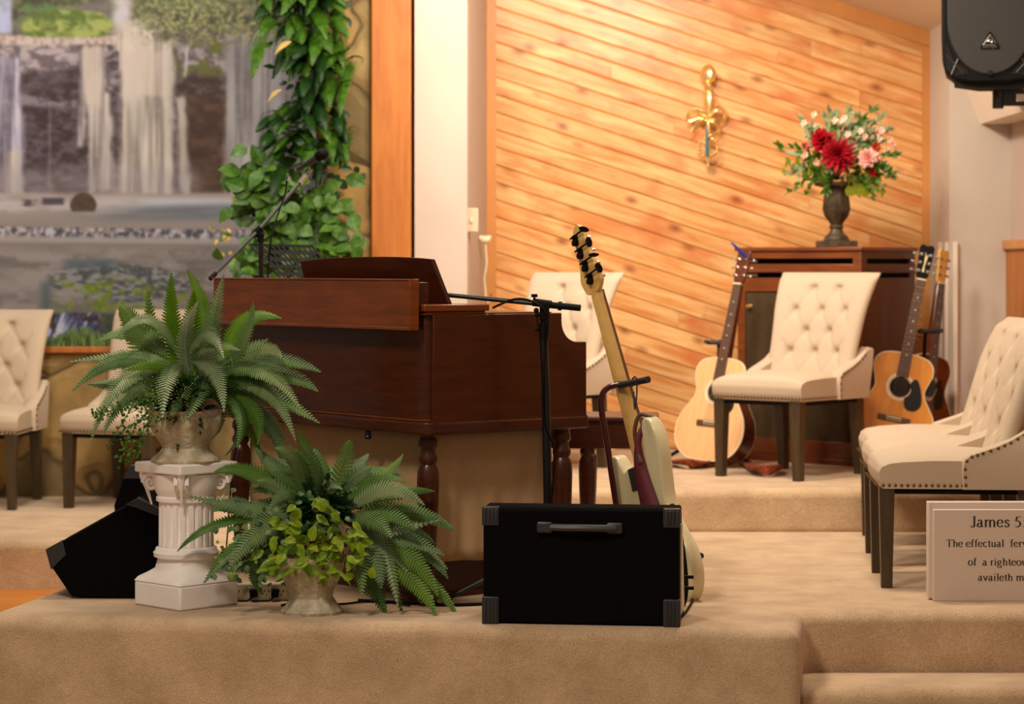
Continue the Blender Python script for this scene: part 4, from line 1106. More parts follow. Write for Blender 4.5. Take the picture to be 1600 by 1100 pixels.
mb = MB().tube([P(835, 470, sx), P(835, 464, sx)], .004, 8).tube([P(835, 464.5, sx), P(835, 459.5, sx)], .011, 12); mb.build('clamp_knob', M['black'], t, world=True)
mb = MB().tube([P(839, 486, sx-.02), P(840, 514, sx-.02)], .002, 6).ball(P(839, 515, sx-.02), .0075, 8).ball(P(838, 485, sx-.02), .010, 8).ball(P(839, 492, sx-.02), .009, 8); mb.build('lock_lever', M['black'], t, world=True)
pa, pb = P(684, 459.5, sx+.10), P(905, 481, sx-.02)
MB().tube([pa, pb], .008, 12).build('boom_arm', M['blackmetal'], t, world=True)
MB().tube([P(862, 476.8, sx), P(907, 481.2, sx-.02)], .0115, 12).tube([P(872, 477.8, sx), P(878, 478.4, sx)], .016, 12).build('counterweight', M['black'], t, world=True)
cab = catmull([P(770, 481, sx+.03), P(795, 470, sx), P(815, 467, sx-.02), P(836, 473, sx-.03), P(850, 485, sx-.03), P(856, 505, sx-.025), P(853, 540, sx-.02), P(848, 600, sx-.02), P(851, 660, sx-.02), P(866, 705, sx-.02), P(862, 780, sx-.02), P(856, 850, sx-.02)], 8, False)
MB().tube(cab, .0042, 8).build('microphone_cable', M['black'], t, world=True)
# left stand with microphone behind the organ
d2 = 9.75
b0 = P(408, 0, d2)
t = empty('microphone_stand', 'dark boom stand rising behind the organ toward the vine', 'microphone stand', (b0.x, d2, 0))
MB().tube([(b0.x, d2, .05), (b0.x, d2, P(0, 375, d2).z)], .011, 10).build('pole', M['blackmetal'], t, world=True)
MB().lathe([(.0, 0), (.14, 0), (.14, .015), (.03, .03), (.02, .06), (0, .06)], 28, Matrix.Translation((0, 0, 0))).build('round_base', M['blackmetal'], t)
MB().tube([P(330, 434, d2-.25), P(402, 362, d2), P(484, 268, d2+.15)], .0078, 10).build('boom_arm', M['corner'], t, world=True)
MB().tube([P(328, 436, d2-.26), P(337, 427, d2-.24)], .0095, 10).build('end_cap', M['black'], t, world=True)
MB().tube([P(396, 368, d2), P(408, 356, d2)], .015, 10).tube([P(406, 362, d2), P(408, 378, d2)], .014, 10).ball(P(410, 367, d2-.02), .01, 8).build('boom_clamp', M['black'], t, world=True)
MB().tube([P(468, 286, d2+.12), P(478, 274, d2+.13)], .011, 10).tube([P(478, 276, d2+.13), P(487, 264, d2+.13)], .006, 8).build('mount_thread', M['chrome'], t, world=True)
mic = empty('microphone', 'black handheld microphone clipped to the top of the boom stand', 'microphone', P(470, 262, d2+.1))
a, b = P(463, 266, d2+.1), P(512, 236, d2+.02)
v = b-a
MB().tube([a, a+v*.22, a+v*.3, a+v*.62, a+v*.68], [.0085, .010, .0115, .0155, .0165], 16).build('handle', M['corner'], mic, world=True)
MB().tube([a-v*.02, a+v*.2], [.0085, .0095], 14).build('silver_collar', M['chrome'], mic, world=True)
mb = MB(); mb.ball(a+v*.84, .0255, 16); mb.tube([a+v*.68, a+v*.74], .021, 16); mb.build('grille_head', M['black'], mic, world=True)
cb = catmull([a, P(452, 274, d2+.1), P(448, 284, d2+.08), P(446, 300, d2+.08), P(436, 330, d2+.05), P(424, 370, d2), P(418, 437, d2), P(415, 520, d2), P(412, 800, d2)], 8, False)
MB().tube(cb, .0038, 8).build('cable', M['black'], mic, world=True)
MB().tube([P(452, 276, d2+.1), P(449, 284, d2+.08)], .006, 8).build('silver_plug', M['chrome'], mic, world=True)
# perforated music stand
d3 = 10.1
c3 = P(450, 0, d3)
t = empty('music_stand', 'black perforated metal music stand tilted behind the organ', 'music stand', (c3.x, d3+.05, 0))
p00, p10, p11, p01 = P(390, 382, d3-.06), P(488, 384, d3+.12), P(545, 462, d3+.02), P(464, 462, d3-.16)
mb = MB(); nu, nv = 12, 7
# tray sheet with round holes: cells between holes built as rings
def bil(u, v): return (p00*(1-u)+p10*u)*(1-v)+(p01*(1-u)+p11*u)*v
K = 12
for i in range(nu):
    for j in range(nv):
        V = []
        u0, v0 = (i+.5)/nu, (j+.5)/nv
        for k in range(K):
            a = 2*math.pi*(k+.5)/K; cx, cy = math.cos(a), math.sin(a); m_ = max(abs(cx), abs(cy))
            V.append(bil(u0+cx/m_*.5/nu, v0+cy/m_*.5/nv))
        for k in range(K):
            a = 2*math.pi*(k+.5)/K; V.append(bil(u0+math.cos(a)*.33/nu, v0+math.sin(a)*.30/nv))
        corners = [bil(u0+sx_*.5/nu, v0+sy_*.5/nv) for sx_, sy_ in ((1, 1), (-1, 1), (-1, -1), (1, -1))]
        n0 = len(V); V += corners
        Fc = [(k, (k+1) % K, K+(k+1) % K, K+k) for k in range(K)]
        Fc += [(1, n0, 0+0)][:0]
        Fc += [(0, 1, n0), (2+1, 4, n0+1), (6, 7, n0+2), (9, 10, n0+3)][:1]
        for q_, k in enumerate((1, 4, 7, 10)): Fc.append((k, (k+1) % K, n0+q_)) if False else None
        Fc += [(1-1, 1, n0)]
        Fc = Fc[:K]
        for q_, k in enumerate((0, 3, 6, 9)):
            Fc.append((k, n0+q_, (k+1) % K))
            Fc.append(((k+1) % K, n0+q_, (k+2) % K))
        mb.add(V, Fc)
mb.build('perforated_tray', M['black'], t, world=True, solid=.002, smooth=False)
mb = MB(); mb.tube([p01, p00, p10, p11], .005, 6); mb.build('tray_rim', M['blackmetal'], t, world=True)
lo_, hi_ = bil(0, 1), bil(1, 1); nn = Vector((0, 0, 1)); 
MB().add([lo_, hi_, hi_+Vector((0, -.04, .02)), lo_+Vector((0, -.04, .02))], [(0, 1, 2, 3)]).build('ledge', M['blackmetal'], t, world=True, solid=.003)
cc = bil(.5, .55)
MB().tube([(c3.x, d3+.06, .04), (c3.x, d3+.06, cc.z-.1), (cc.x, cc.y+.01, cc.z-.01)], .010, 8).build('pole', M['blackmetal'], t, world=True)
for a in (R(90), R(210), R(330)): MB().tube([(c3.x, d3+.06, .16), (c3.x+.26*math.cos(a), d3+.06+.26*math.sin(a), .012)], .008, 8).build('leg', M['blackmetal'], t, world=True)
# ---------------------------------------------------------------- guitars
def acoustic(name, label, loc, upv, face, scale, top, headcol, flip=1, detail=True, bodyrot=0):
    t = empty(name, label, 'guitar')
    Y = Vector(upv).normalized(); Z = Vector(face); Z = (Z-Y*Z.dot(Y)).normalized(); X = Y.cross(Z)
    place(t, X*scale, Y*scale, Z*scale, Vector(loc))
    half = [(0, 0), (.09, .006), (.15, .035), (.188, .09), (.197, .15), (.182, .215), (.150, .265), (.124, .305), (.120, .335), (.131, .375), (.143, .415), (.138, .455), (.110, .485), (.06, .498), (.0, .500)]
    outl = half+[(-x, y) for x, y in half[-2:0:-1]]
    oc = [(p.x, p.y) for p in catmull([(x, y, 0) for x, y in outl], 4)]
    MB().prism(oc, -.10, -.003).build('body', M['gside'], t, bevel=.003)
    MB().prism([(x*.985, .25+(y-.25)*.99) for x, y in oc], -.003, .0).build('soundboard', M[top], t)
    ring = lambda s0, s1, z0, z1: None
    mb = MB(); n = len(oc)
    V = [(x, y, -.004) for x, y in oc]+[(x, y, .0012) for x, y in oc]+[(x*.975, .25+(y-.25)*.985, .0012) for x, y in oc]
    mb.add(V, [(i, (i+1) % n, n+(i+1) % n, n+i) for i in range(n)]+[(n+i, n+(i+1) % n, 2*n+(i+1) % n, 2*n+i) for i in range(n)])
    mb.build('binding', M['ivory'], t)
    mb.v, mb.f = [], []; 
    V = [(x, y, -.102) for x, y in oc]+[(x*1.005, .25+(y-.25)*1.003, -.096) for x, y in oc]
    mb.add(V, [(i, (i+1) % n, n+(i+1) % n, n+i) for i in range(n)]); mb.build('binding', M['ivory'], t)
    hy = .335
    MB().lathe([(0, .0004), (.050, .0004), (.050, .0016), (0, .0016)], 32, Matrix.Translation((0, hy, 0))).build('soundhole', M['dark'], t)
    mb = MB()
    for r0, r1 in ((.0505, .0535), (.057, .064), (.066, .068)):
        K = 40; V = [(r*math.cos(2*math.pi*k/K), hy+r*math.sin(2*math.pi*k/K), .0022) for r in (r0, r1) for k in range(K)]
        mb.add(V, [(k, (k+1) % K, K+(k+1) % K, K+k) for k in range(K)])
    mb.build('rosette', M['ivory'], t)
    pg = catmull([(flip*x, y, 0) for x, y in ((.045, .36), (.068, .385), (.09, .36), (.108, .31), (.112, .265), (.09, .235), (.055, .232), (.035, .25), (.03, .285), (.045, .30), (.054, .325))], 5)
    pg = [(p.x, p.y) for p in pg]
    MB().prism(pg, .0005, .0028).build('pickguard', M['pick'], t)
    MB().box2((-.078, .165, 0), (.078, .192, .009)).build('bridge', M['rosewood'], t, bevel=.004)
    MB().box2((-.036, .183, .009), (.036, .187, .013)).build('saddle', M['ivory'], t)
    mb = MB()
    for k in range(6): mb.ball((-.03+k*.012, .173, .011), .003, 8)
    mb.build('bridge_pin', M['ivory'], t)
    MB().add([(-.028, .48, -.035), (.028, .48, -.035), (.0215, .86, -.02), (-.0215, .86, -.02), (-.028, .48, .004), (.028, .48, .004), (.0215, .86, .004), (-.0215, .86, .004)], [(0, 3, 2, 1), (4, 5, 6, 7), (0, 1, 5, 4), (1, 2, 6, 5), (2, 3, 7, 6), (3, 0, 4, 7)]).build('neck', M['gside'], t, bevel=.006)
    fb = MB().add([(-.029, .385, .001), (.029, .385, .001), (.0225, .86, .004), (-.0225, .86, .004), (-.029, .385, .008), (.029, .385, .008), (.0225, .86, .009), (-.0225, .86, .009)], [(0, 3, 2, 1), (4, 5, 6, 7), (0, 1, 5, 4), (1, 2, 6, 5), (2, 3, 7, 6), (3, 0, 4, 7)]).build('fretboard', M['rosewood'], t)
    mb = MB(); y = .86; sc = .65
    for k in range(1, 21):
        yy = .86-sc*(1-2**(-k/12))
        if yy < .39: break
        wv = .0225+(.86-yy)*.0137; mb.box((0, yy, .0092), (wv*2, .0018, .0016))
    mb.build('fret', M['chrome'], fb)['kind'] = 'stuff'
    mb = MB()
    for k in (3, 5, 7, 9, 12, 15):
        yy = .86-sc*(1-2**(-(k-.5)/12)); mb.lathe([(0, .0088), (.0035, .0088), (.0035, .0098), (0, .0098)], 10, Matrix.Translation((0, yy, 0)))
    mb.build('position_dot', M['ivory'], fb)
    MB().box2((-.0225, .86, .003), (.0225, .866, .013)).build('nut', M['ivory'], t)
    hd = [(-.022, .866), (.022, .866), (.030, .885), (.036, 1.02), (.024, 1.035), (.0, 1.028), (-.024, 1.035), (-.036, 1.02), (-.030, .885)]
    H = MB().prism(hd, -.012, .003).build('headstock', M[headcol], t, bevel=.002)
    for sx_ in (-1, 1):
        for k in range(3):
            yy = .905+k*.040; mb = MB()
            mb.tube([(sx_*.022, yy, -.004), (sx_*.022, yy, .016)], .0045, 8).tube([(sx_*.03, yy, -.008), (sx_*.05, yy, -.008)], .002, 6).ball((sx_*.055, yy, -.008), (.009, .007, .004), 8).lathe([(0, .003), (.008, .003), (.008, .005), (0, .005)], 10, Matrix.Translation((sx_*.022, yy, 0)))
            mb.build('tuning_peg', M['chrome'], t)
    for k in range(6):
        x = -.03+k*.012; x2 = -.018+k*.0072
        mb = MB().tube([(x, .185, .013), (x2, .862, .0135)], .0007, 4); mb.build('string', M['chrome'], t)
    MB().tube([(0, -.012, -.05), (0, .002, -.05)], .007, 8).build('end_pin', M['ivory'], t)
    return t
def floor_stand(label, x, y, z, h, rz, armw=.05, mat='black', lean=(0, 0), back=95):
    """tripod guitar stand: leaning tube, padded yoke, two body rests"""
    t = empty('guitar_stand', label, 'guitar stand', (x, y, z), rz)
    MB().tube([(0, 0, .10), (lean[0], lean[1], h-.03), (lean[0], lean[1]-.02, h), (lean[0], lean[1]-.07, h+.005)], .009, 10).build('post', M[mat], t)
    MB().tube([(-armw+lean[0], lean[1]-.135, h+.012), (-armw+lean[0], lean[1]-.08, h+.006), (armw+lean[0], lean[1]-.08, h+.006), (armw+lean[0], lean[1]-.135, h+.012)], .011, 8).build('yoke', M['rubber'], t)
    for a in (R(back), R(215), R(325)):
        MB().tube([(0, 0, .16), (.28*math.cos(a), .24*math.sin(a), .012)], .009, 8).build('leg', M[mat], t)
        MB().ball((.28*math.cos(a), .24*math.sin(a), .013), (.016, .013, .013), 8).build('rubber_foot', M['rubber'], t)
    for s in (-1, 1):
        MB().tube([(0, 0, .13), (s*.09, -.02, .08), (s*.10, -.15, .075), (s*.10, -.17, .11)], .009, 8).build('body_rest', M['rubber'], t)
    return t
gl = P(1096, 722, 11.95)
acoustic('acoustic_guitar', 'pale topped acoustic guitar with dark sides leaning beside the pine wall', (gl.x, 11.85, .19+.035), (P(1162, 380, 12.05)-P(1093, 726, 11.85)), (-.85, -1, .12), 1.04, 'spruce', 'gside')
floor_stand('low black guitar stand under the pale acoustic guitar', P(1112, 0, 12.1).x, 12.12, .19, .60, R(-18), armw=.036, lean=(.03, .04))
gr = P(1384, 0, 11.72)
acoustic('acoustic_guitar', 'amber topped acoustic guitar with a black pickguard, in front of the cabinet corner', (gr.x, 11.70, .19+.07), (P(1450, 383, 11.84)-P(1386, 706, 11.70)), (-.10, -1, .1), 1.02, 'spruce2', 'black')
# gold inlay on its black headstock is a part of that guitar
g2 = [o for o in COL.objects if o.name.startswith('acoustic_guitar')][-1]
MB().prism([(-.006, .90), (.006, .90), (.003, .93), (.012, .99), (.003, .975), (-.004, 1.0), (-.002, .94)], .003, .0045).build('headstock_inlay', M['gold'], g2)
floor_stand('black guitar stand with a padded yoke holding the amber acoustic guitar', P(1440, 0, 11.95).x, 11.97, .19, .66, R(4), lean=(.02, .0), back=45)
acoustic('acoustic_guitar', 'dark sided guitar with a pale neck, behind the amber guitar by the white trim', (P(1440, 0, 12.08).x, 12.08, .19+.05), (P(1476, 352, 12.2)-P(1436, 705, 12.08)), (.80, -1, .1), 1.0, 'gside', 'maple')
# capo / pencil on left headstock
a, b = P(1143, 379, 11.95), P(1166, 402, 12.0)
t = MB().tube([a, a.lerp(b, .4), b], [.0045, .008, .009], 8).build('blue_pen', M['blue']); tag(t, 'blue pen tucked behind the headstock of the pale acoustic guitar', 'pen')
# woven straps on the carpet
def ribbon(name, label, pts, w, th, mat, up=Vector((0, 0, 1))):
    pts = catmull(pts, 8, False); mb = MB(); V = []
    for i, p in enumerate(pts):
        tg = (pts[min(i+1, len(pts)-1)]-pts[max(i-1, 0)]).normalized(); s = tg.cross(up).normalized() if abs(tg.dot(up)) < .99 else Vector((1, 0, 0)); n = s.cross(tg)
        V += [p-s*w-n*th, p+s*w-n*th, p+s*w+n*th, p-s*w+n*th]
    m = len(pts); mb.add(V, [(4*i+k, 4*i+(k+1) % 4, 4*(i+1)+(k+1) % 4, 4*(i+1)+k) for i in range(m-1) for k in range(4)]+[(0, 1, 2, 3), (4*m-4, 4*m-3, 4*m-2, 4*m-1)])
    o = mb.build(name, mat); tag(o, label, 'strap') if label else None; return o
G = lambda x, y, z=.19, e=.0: Vector(((x-800)*((CH-z-e)*F/(y-HZ))/F, (CH-z-e)*F/(y-HZ), z+e))
ribbon('guitar_strap', 'orange patterned woven strap lying on the carpet under the pale guitar', [G(1044, 722, .19, .015), G(1066, 723, .19, .03), G(1088, 727, .19, .02), G(1112, 722, .19, .02)], .035, .004, M['weave'], Vector((0, .75, .65)))
ribbon('guitar_strap', 'coiled woven strap end lying at the foot of the dark cabinet', [G(1150, 712, .19, .02), G(1166, 722, .19, .02), G(1180, 733, .19, .03), G(1200, 735, .19, .035), G(1214, 733, .19, .03), G(1212, 727, .19, .03)], .026, .004, M['weave'], Vector((0, 1, .2)))

# cream electric bass, its back to the room, on a maroon stand
bd = 8.62
bb, bt = P(1044, 962, bd-.02), P(909, 350, bd+.30)
BL = (bt-bb).length/1.16
t = empty('bass_guitar', 'cream electric bass seen from behind, standing upright behind the black monitor', 'bass guitar')
Y = (bt-bb).normalized(); Z = Vector((-1.6, -1, .15)); Z = (Z-Y*Z.dot(Y)).normalized(); X = Y.cross(Z)
place(t, X*BL, Y*BL, Z*BL, bb)
o_ = [(0, 0), (.07, .004), (.13, .03), (.158, .08), (.155, .14), (.13, .19), (.112, .235), (.108, .28), (.118, .335), (.130, .39), (.128, .44), (.108, .475), (.082, .478), (.066, .45), (.056, .41), (.045, .385), (.02, .378), (-.03, .378), (-.052, .372), (-.062, .385), (-.078, .415), (-.104, .422), (-.124, .40), (-.130, .36), (-.122, .31), (-.112, .27), (-.118, .22), (-.145, .17), (-.160, .11), (-.150, .05), (-.10, .012)]
oc = [(p.x, p.y*1.15) for p in catmull([(x, y, 0) for x, y in o_], 4)]
MB().prism(oc, -.040, .004).build('body', M['cream'], t, bevel=.017, seg=5, ang=60)
MB().box2((-.030, .365, .004), (.026, .43, .008)).build('neck_plate', M['corner'], t, bevel=.003)
MB().add([(-.032, .36, -.052), (.032, .36, -.052), (.0205, .955, -.012), (-.0205, .955, -.012), (-.032, .36, -.040), (.032, .36, -.040), (.0205, .955, -.004), (-.0205, .955, -.004)], [(0, 3, 2, 1), (4, 5, 6, 7), (0, 1, 5, 4), (1, 2, 6, 5), (2, 3, 7, 6), (3, 0, 4, 7)]).build('fretboard', M['rosewood'], t)
nk = MB(); V = []; K = 9
for (y, w_, zt, zb) in ((.37, .030, -.03, .004), (.42, .031, -.03, .0), (.46, .0305, -.034, -.006), (.6, .027, -.026, .0), (.93, .0205, -.006, .018), (.96, .023, -.004, .016)):
    for k in range(K):
        a = math.pi*k/(K-1); V.append((w_*math.cos(a), y, zt+(zb-zt)*math.sin(a)))
nk.add(V, [(i*K+k, i*K+k+1, (i+1)*K+k+1, (i+1)*K+k) for i in range(5) for k in range(K-1)]+[(i*K, (i+1)*K, (i+1)*K+K-1, i*K+K-1) for i in range(5)])
nk.build('neck', M['maple'], t)
hs = [(p.x, p.y) for p in catmull([(x, y, 0) for x, y in ((.022, .95), (.040, .965), (.050, .985), (.036, 1.03), (.022, 1.09), (.012, 1.14), (-.008, 1.162), (-.030, 1.15), (-.040, 1.12), (-.034, 1.08), (-.040, 1.03), (-.048, .995), (-.038, .965), (-.022, .95))], 4)]
MB().prism(hs, .0, .014).build('headstock', M['maple'], t, bevel=.002)
for k in range(4):
    yy = .995+k*.042; xo = .014-.010*k
    mb = MB().box((xo-.008, yy, .017), (.020, .026, .008)).tube([(xo-.008, yy-.012, .014), (xo-.008, yy-.012, .028)], .009, 10)
    mb.tube([(xo-.022, yy+.006, .024), (xo+.045, yy+.012, .024)], .0032, 8)
    mb.build('tuning_machine', M['black'], t)
    tw = (R(20), R(80), R(10), R(60))[k]
    MB().ball((0, 0, 0), (.016, .016, .004), 12, Matrix.Translation((xo+.052, yy+.012, .024)) @ Matrix.Rotation(tw, 4, 'X')).build('tuning_key', M['black'], t)
    MB().tube([(xo+.01, yy, .0), (xo+.01, yy, -.022)], .006, 8).build('string_post', M['chrome'], t)
# strap
st = catmull([(.085, .55, -.02), (.062, .50, .010), (.046, .42, .014), (.055, .30, .016), (.07, .18, .016), (.08, .05, .012)], 8, False)
V = []; mb = MB()
for i, p in enumerate(st):
    f = i/(len(st)-1); w_ = .006+.030*min(1, max(0, (f-.25)/.4)); V += [(p.x-w_, p.y, p.z+.012), (p.x+w_, p.y, p.z-.004)]
mb.add(V, [(2*i, 2*i+1, 2*i+3, 2*i+2) for i in range(len(st)-1)]); mb.build('strap', M['maroon'], t, solid=.003)
mb = MB().tube(catmull([(.10, .55, -.02), (.075, .565, .0), (.052, .53, .012), (.045, .48, .014), (.052, .44, .016)], 6, False), .006, 8).ball((.052, .435, .016), .009, 8)
mb.build('strap_loop', M['rosewood'], t)
MB().ball((.095, .553, -.02), (.009, .009, .009), 8).build('strap_button', M['chrome'], t)
MB().tube(catmull([P(1050, 790, 8.45), P(1057, 810, 8.40), P(1065, 850, 8.38), P(1071, 900, 8.38), P(1070, 935, 8.38), P(1060, 958, 8.40)], 6, False), .010, 8).build('strap_tail', M['black'], t, world=True)
# stand
s = empty('guitar_stand', 'maroon tubular guitar stand with a black padded yoke holding the cream bass', 'guitar stand', (P(975, 0, bd+.1).x, bd+.1, 0))
dq = bd+.14
MB().tube(catmull([P(985, 925, dq), P(975, 860, dq), P(963, 790, dq), (P(948, 690, dq)), P(940, 640, dq), P(941, 618, dq), P(950, 606, dq), P(968, 601, dq-.01), P(990, 599, dq-.02)], 6, False), .0115, 12).build('post', M['redmetal'], s, world=True)
MB().tube([P(968, 602, dq-.01), P(1013, 593, dq-.14)], .0125, 10).build('yoke', M['rubber'], s, world=True)
MB().tube([P(968, 602, dq-.01), P(966, 596, dq+.08)], .0125, 10).build('yoke', M['rubber'], s, world=True)
MB().tube(catmull([P(988, 592, dq-.10), P(994, 590, dq-.12), P(995, 615, dq-.12), P(992, 640, dq-.12), P(990, 612, dq-.11)], 4, False), .003, 6).build('safety_strap', M['rubber'], s, world=True)
e = Vector((P(985, 925, dq)))
for (x, y, z) in ((e.x-.22, dq+.12, .014), (e.x+.24, dq+.14, .014), (e.x+.05, dq-.16, .014)):
    MB().tube([(e.x, dq, e.z+.02), (x, y, z)], .010, 8).build('leg', M['redmetal'], s, world=True)
    MB().ball((x, y, z), .014, 8).build('rubber_foot', M['rubber'], s, world=True)
MB().tube([P(1010, 905, dq-.02), P(1064, 887, dq-.08), P(1096, 868, dq-.20)], .011, 10).build('body_rest', M['rubber'], s, world=True)
MB().tube([(e.x, dq, e.z), P(1040, 925, dq-.02), P(1066, 930, dq-.14)], .010, 10).build('body_rest', M['rubber'], s, world=True)

# ---------------------------------------------------------------- brass wall sconce
sd_ = 12.9; cx = P(1107, 0, sd_).x; kz = sd_/F
Z_ = lambda y: CH-(y-HZ)*kz
t = empty('wall_sconce', 'polished brass torch and bow wall sconce on the pine wall', 'wall sconce', (cx, 12.97, Z_(262)))
lz = lambda y: Z_(y)-Z_(262)
MB().lathe([(0, lz(100)), (.022, lz(102)), (.040, lz(109)), (.046, lz(116)), (.038, lz(125)), (.018, lz(129)), (.016, lz(132)), (.026, lz(134)), (.022, lz(139)), (.016, lz(142)), (.030, lz(145)), (.030, lz(149)), (.024, lz(151))], 20, Matrix.Translation((0, -.05, 0)), flute=.12, fn=8).build('flame_finial', M['gold'], t)
MB().lathe([(.026, lz(150)), (.028, lz(153)), (.022, lz(165)), (.014, lz(182)), (.010, lz(188))], 16, Matrix.Translation((0, -.05, 0)), flute=.15, fn=8).build('torch', M['gold'], t)
MB().lathe([(.010, lz(186)), (.015, lz(200)), (.013, lz(230)), (.012, lz(240)), (.014, lz(246)), (.006, lz(256)), (.007, lz(259)), (0, lz(262))], 14, Matrix.Translation((0, -.045, 0))).build('shaft', M['gold'], t)
def bow(pts, w):
    pp = catmull([((x-1107)*kz, y_, lz(y)) for x, y, y_ in pts], 6, False); V = []
    mb = MB()
    for i, p in enumerate(pp):
        tg = (pp[min(i+1, len(pp)-1)]-pp[max(i-1, 0)]).normalized(); s_ = Vector((tg.z, 0, -tg.x)); f = i/(len(pp)-1)
        V += [p+Vector((0, -w, 0))+s_*w*.6, p+Vector((0, w, 0))-s_*w*.6]
    mb.add(V, [(2*i, 2*i+1, 2*i+3, 2*i+2) for i in range(len(pp)-1)]); mb.build('ribbon', M['gold'], t, solid=.004)
bow([(1107, 184, -.06), (1098, 178, -.08), (1086, 173, -.07), (1076, 180, -.05), (1078, 187, -.04), (1092, 182, -.05), (1106, 186, -.06)], .019)
bow([(1107, 184, -.06), (1116, 172, -.08), (1124, 168, -.07), (1134, 176, -.05), (1132, 186, -.05), (1120, 190, -.06), (1108, 187, -.06)], .019)
bow([(1106, 186, -.06), (1098, 190, -.07), (1092, 194, -.06), (1086, 200, -.05), (1083, 207, -.05)], .02)
bow([(1108, 187, -.06), (1116, 190, -.07), (1124, 200, -.05), (1122, 208, -.05), (1112, 214, -.06), (1108, 220, -.05)], .02)
mb = MB()
for k in range(15):
    a = R(110-320*k/14); mb.ball(((15*math.cos(a))*kz+.002, -.05-.01*math.sin(k), lz(230-14*math.sin(a))), (.011, .010, .009), 8)
mb.build('candle_cup_wreath', M['gold'], t)
c = empty('taper_candle', 'teal taper candle standing in the brass wall sconce', 'candle', (cx-.008, 12.97-.075, Z_(243)))
MB().lathe([(0, 0), (.011, 0), (.009, .06), (.004, lz(193)-lz(243)), (0, lz(192)-lz(243))], 12).build('wax', M['teal'], c)
MB().tube([(0, 0, lz(192)-lz(243)), (0, 0, lz(190)-lz(243))], .0012, 5).build('wick', M['black'], c)

# ---------------------------------------------------------------- flower urn on the cabinet
fd = 12.18; ux_ = P(1307, 0, fd).x; kz2 = fd/F; top = .19+ztopc
lz = lambda y: (CH-(y-HZ)*kz2)-top
off = -lz(381)
lz2 = lambda y: lz(y)+off
t = empty('flower_arrangement', 'red and pink silk flowers in a dark bronze urn on top of the cabinet', 'flower arrangement', (ux_, fd, top))
MB().box2((-.096, -.08, 0), (.096, .08, .032)).box2((-.06, -.06, .032), (.06, .06, .042)).build('urn_foot', M['darkurn'], t, bevel=.004)
MB().lathe([(.062, .04), (.060, .052), (.036, lz2(358)), (.030, lz2(352)), (.040, lz2(350)), (.030, lz2(346)), (.040, lz2(341)), (.062, lz2(332)), (.072, lz2(322)), (.066, lz2(305)), (.060, lz2(290)), (.070, lz2(288)), (.112, lz2(285)), (.118, lz2(280)), (.10, lz2(279)), (0, lz2(280))], 36, flute=.08, fn=12).build('urn', M['darkurn'], t)
rnd = random.Random(9)
FP = lambda x, y, dd=0: P(x, y-0, fd+dd)+Vector((0, 0, off))
def bloom(name, x, y, dd, r, layers, n, W, mat, openn=1.0, face=Vector((0, -1, .1))):
    mb = MB(); c = FP(x, y, dd); f = face.normalized(); a1 = f.cross(Vector((0, 0, 1))).normalized(); a2 = f.cross(a1)
    for l in range(layers):
        el = openn*(1-l/layers); m = max(4, int(n*(1-.12*l)))
        for k in range(m):
            a = 2*math.pi*k/m+l*.4+rnd.uniform(-.1, .1); rad = a1*math.cos(a)+a2*math.sin(a)
            d_ = (rad*math.sin(el*1.45)+f*math.cos(el*1.45)).normalized()
            leaf(mb, c+f*.004*l, d_, (f-rad*.3), r*rnd.uniform(.82, 1.08)*(1-.09*l), W, .45, .05)
    mb.build(name, mat, t, world=True, recalc=False)
bloom('dahlia', 1310, 238, -.16, .105, 6, 15, .017, M['red'])
bloom('dahlia', 1285, 216, -.10, .085, 4, 10, .020, M['red'], face=Vector((-.4, -1, .5)))
bloom('pink_rose', 1356, 241, -.14, .058, 7, 10, .022, M['pink'])
bloom('orange_blossom', 1368, 226, -.08, .035, 3, 8, .012, M['orange'])
bloom('orange_blossom', 1259, 223, -.08, .03, 3, 7, .010, M['orange'])
bloom('dahlia', 1364, 264, -.1, .035, 3, 8, .016, M['red'])
bloom('cream_rose', 1304, 193, -.04, .042, 4, 8, .018, M['lime'])
for (x, y) in ((1272,174),(1276,192),(1305,183),(1256,188),(1325,205),(1331,220),(1258,238),(1266,241),(1276,250),(1352,208),(1362,209),(1372,205),(1378,199),(1368,196),(1390,213),(1396,221),(1385,230),(1379,245),(1383,250),(1345,200),(1320,180),(1312,186),(1375,212)):
    bloom('small_blossom', x, y, rnd.uniform(-.12, -.04), .021, 2, 6, .008, M['blossom'])
st, lf, lg = MB(), MB(), MB()
base = FP(1307, 276)
def spray(x, y, dd, n, L, W, mb_):
    p = FP(x, y, dd); mid = base.lerp(p, .55)+Vector((0, -.02, .05)); pts = catmull([base, mid, p], 8, False); st.tube(pts, .0018, 5)
    for k in range(n):
        q_ = pts[int(len(pts)*(.35+.65*rnd.random()))-1]; dr = (p-base).normalized()
        leaf(mb_, q_+Vector((rnd.uniform(-1, 1), rnd.uniform(-1, 1), rnd.uniform(-1, 1)))*.012, dr+Vector((rnd.uniform(-1, 1), rnd.uniform(-1, .2), rnd.uniform(-1, 1)))*.9, Vector((0, -1, .3)), L*rnd.uniform(.7, 1.2), W)
for (x, y, dd) in ((1215,225,-.1),(1235,268,-.1),(1245,175,-.05),(1256,190,0),(1298,165,0),(1345,178,.02),(1362,165,0),(1378,180,0),(1395,195,-.05),(1398,240,-.1),(1330,170,0),(1290,180,0),(1268,210,-.06),(1316,188,-.04),(1340,200,-.08),(1385,215,-.08),(1350,190,.05),(1262,240,-.1),(1330,250,-.1),(1340,265,-.12),(1290,262,-.12),(1355,205,-.06)):
    spray(x, y, dd, 16, .05, .009, lf if rnd.random() < .6 else lg)
for (x, y) in ((1260,295),(1255,270),(1289,300),(1286,285),(1385,295),(1395,275),(1390,262),(1226,300),(1366,300),(1400,268)):
    spray(x, y, -.14, 18, .035, .010, lf)
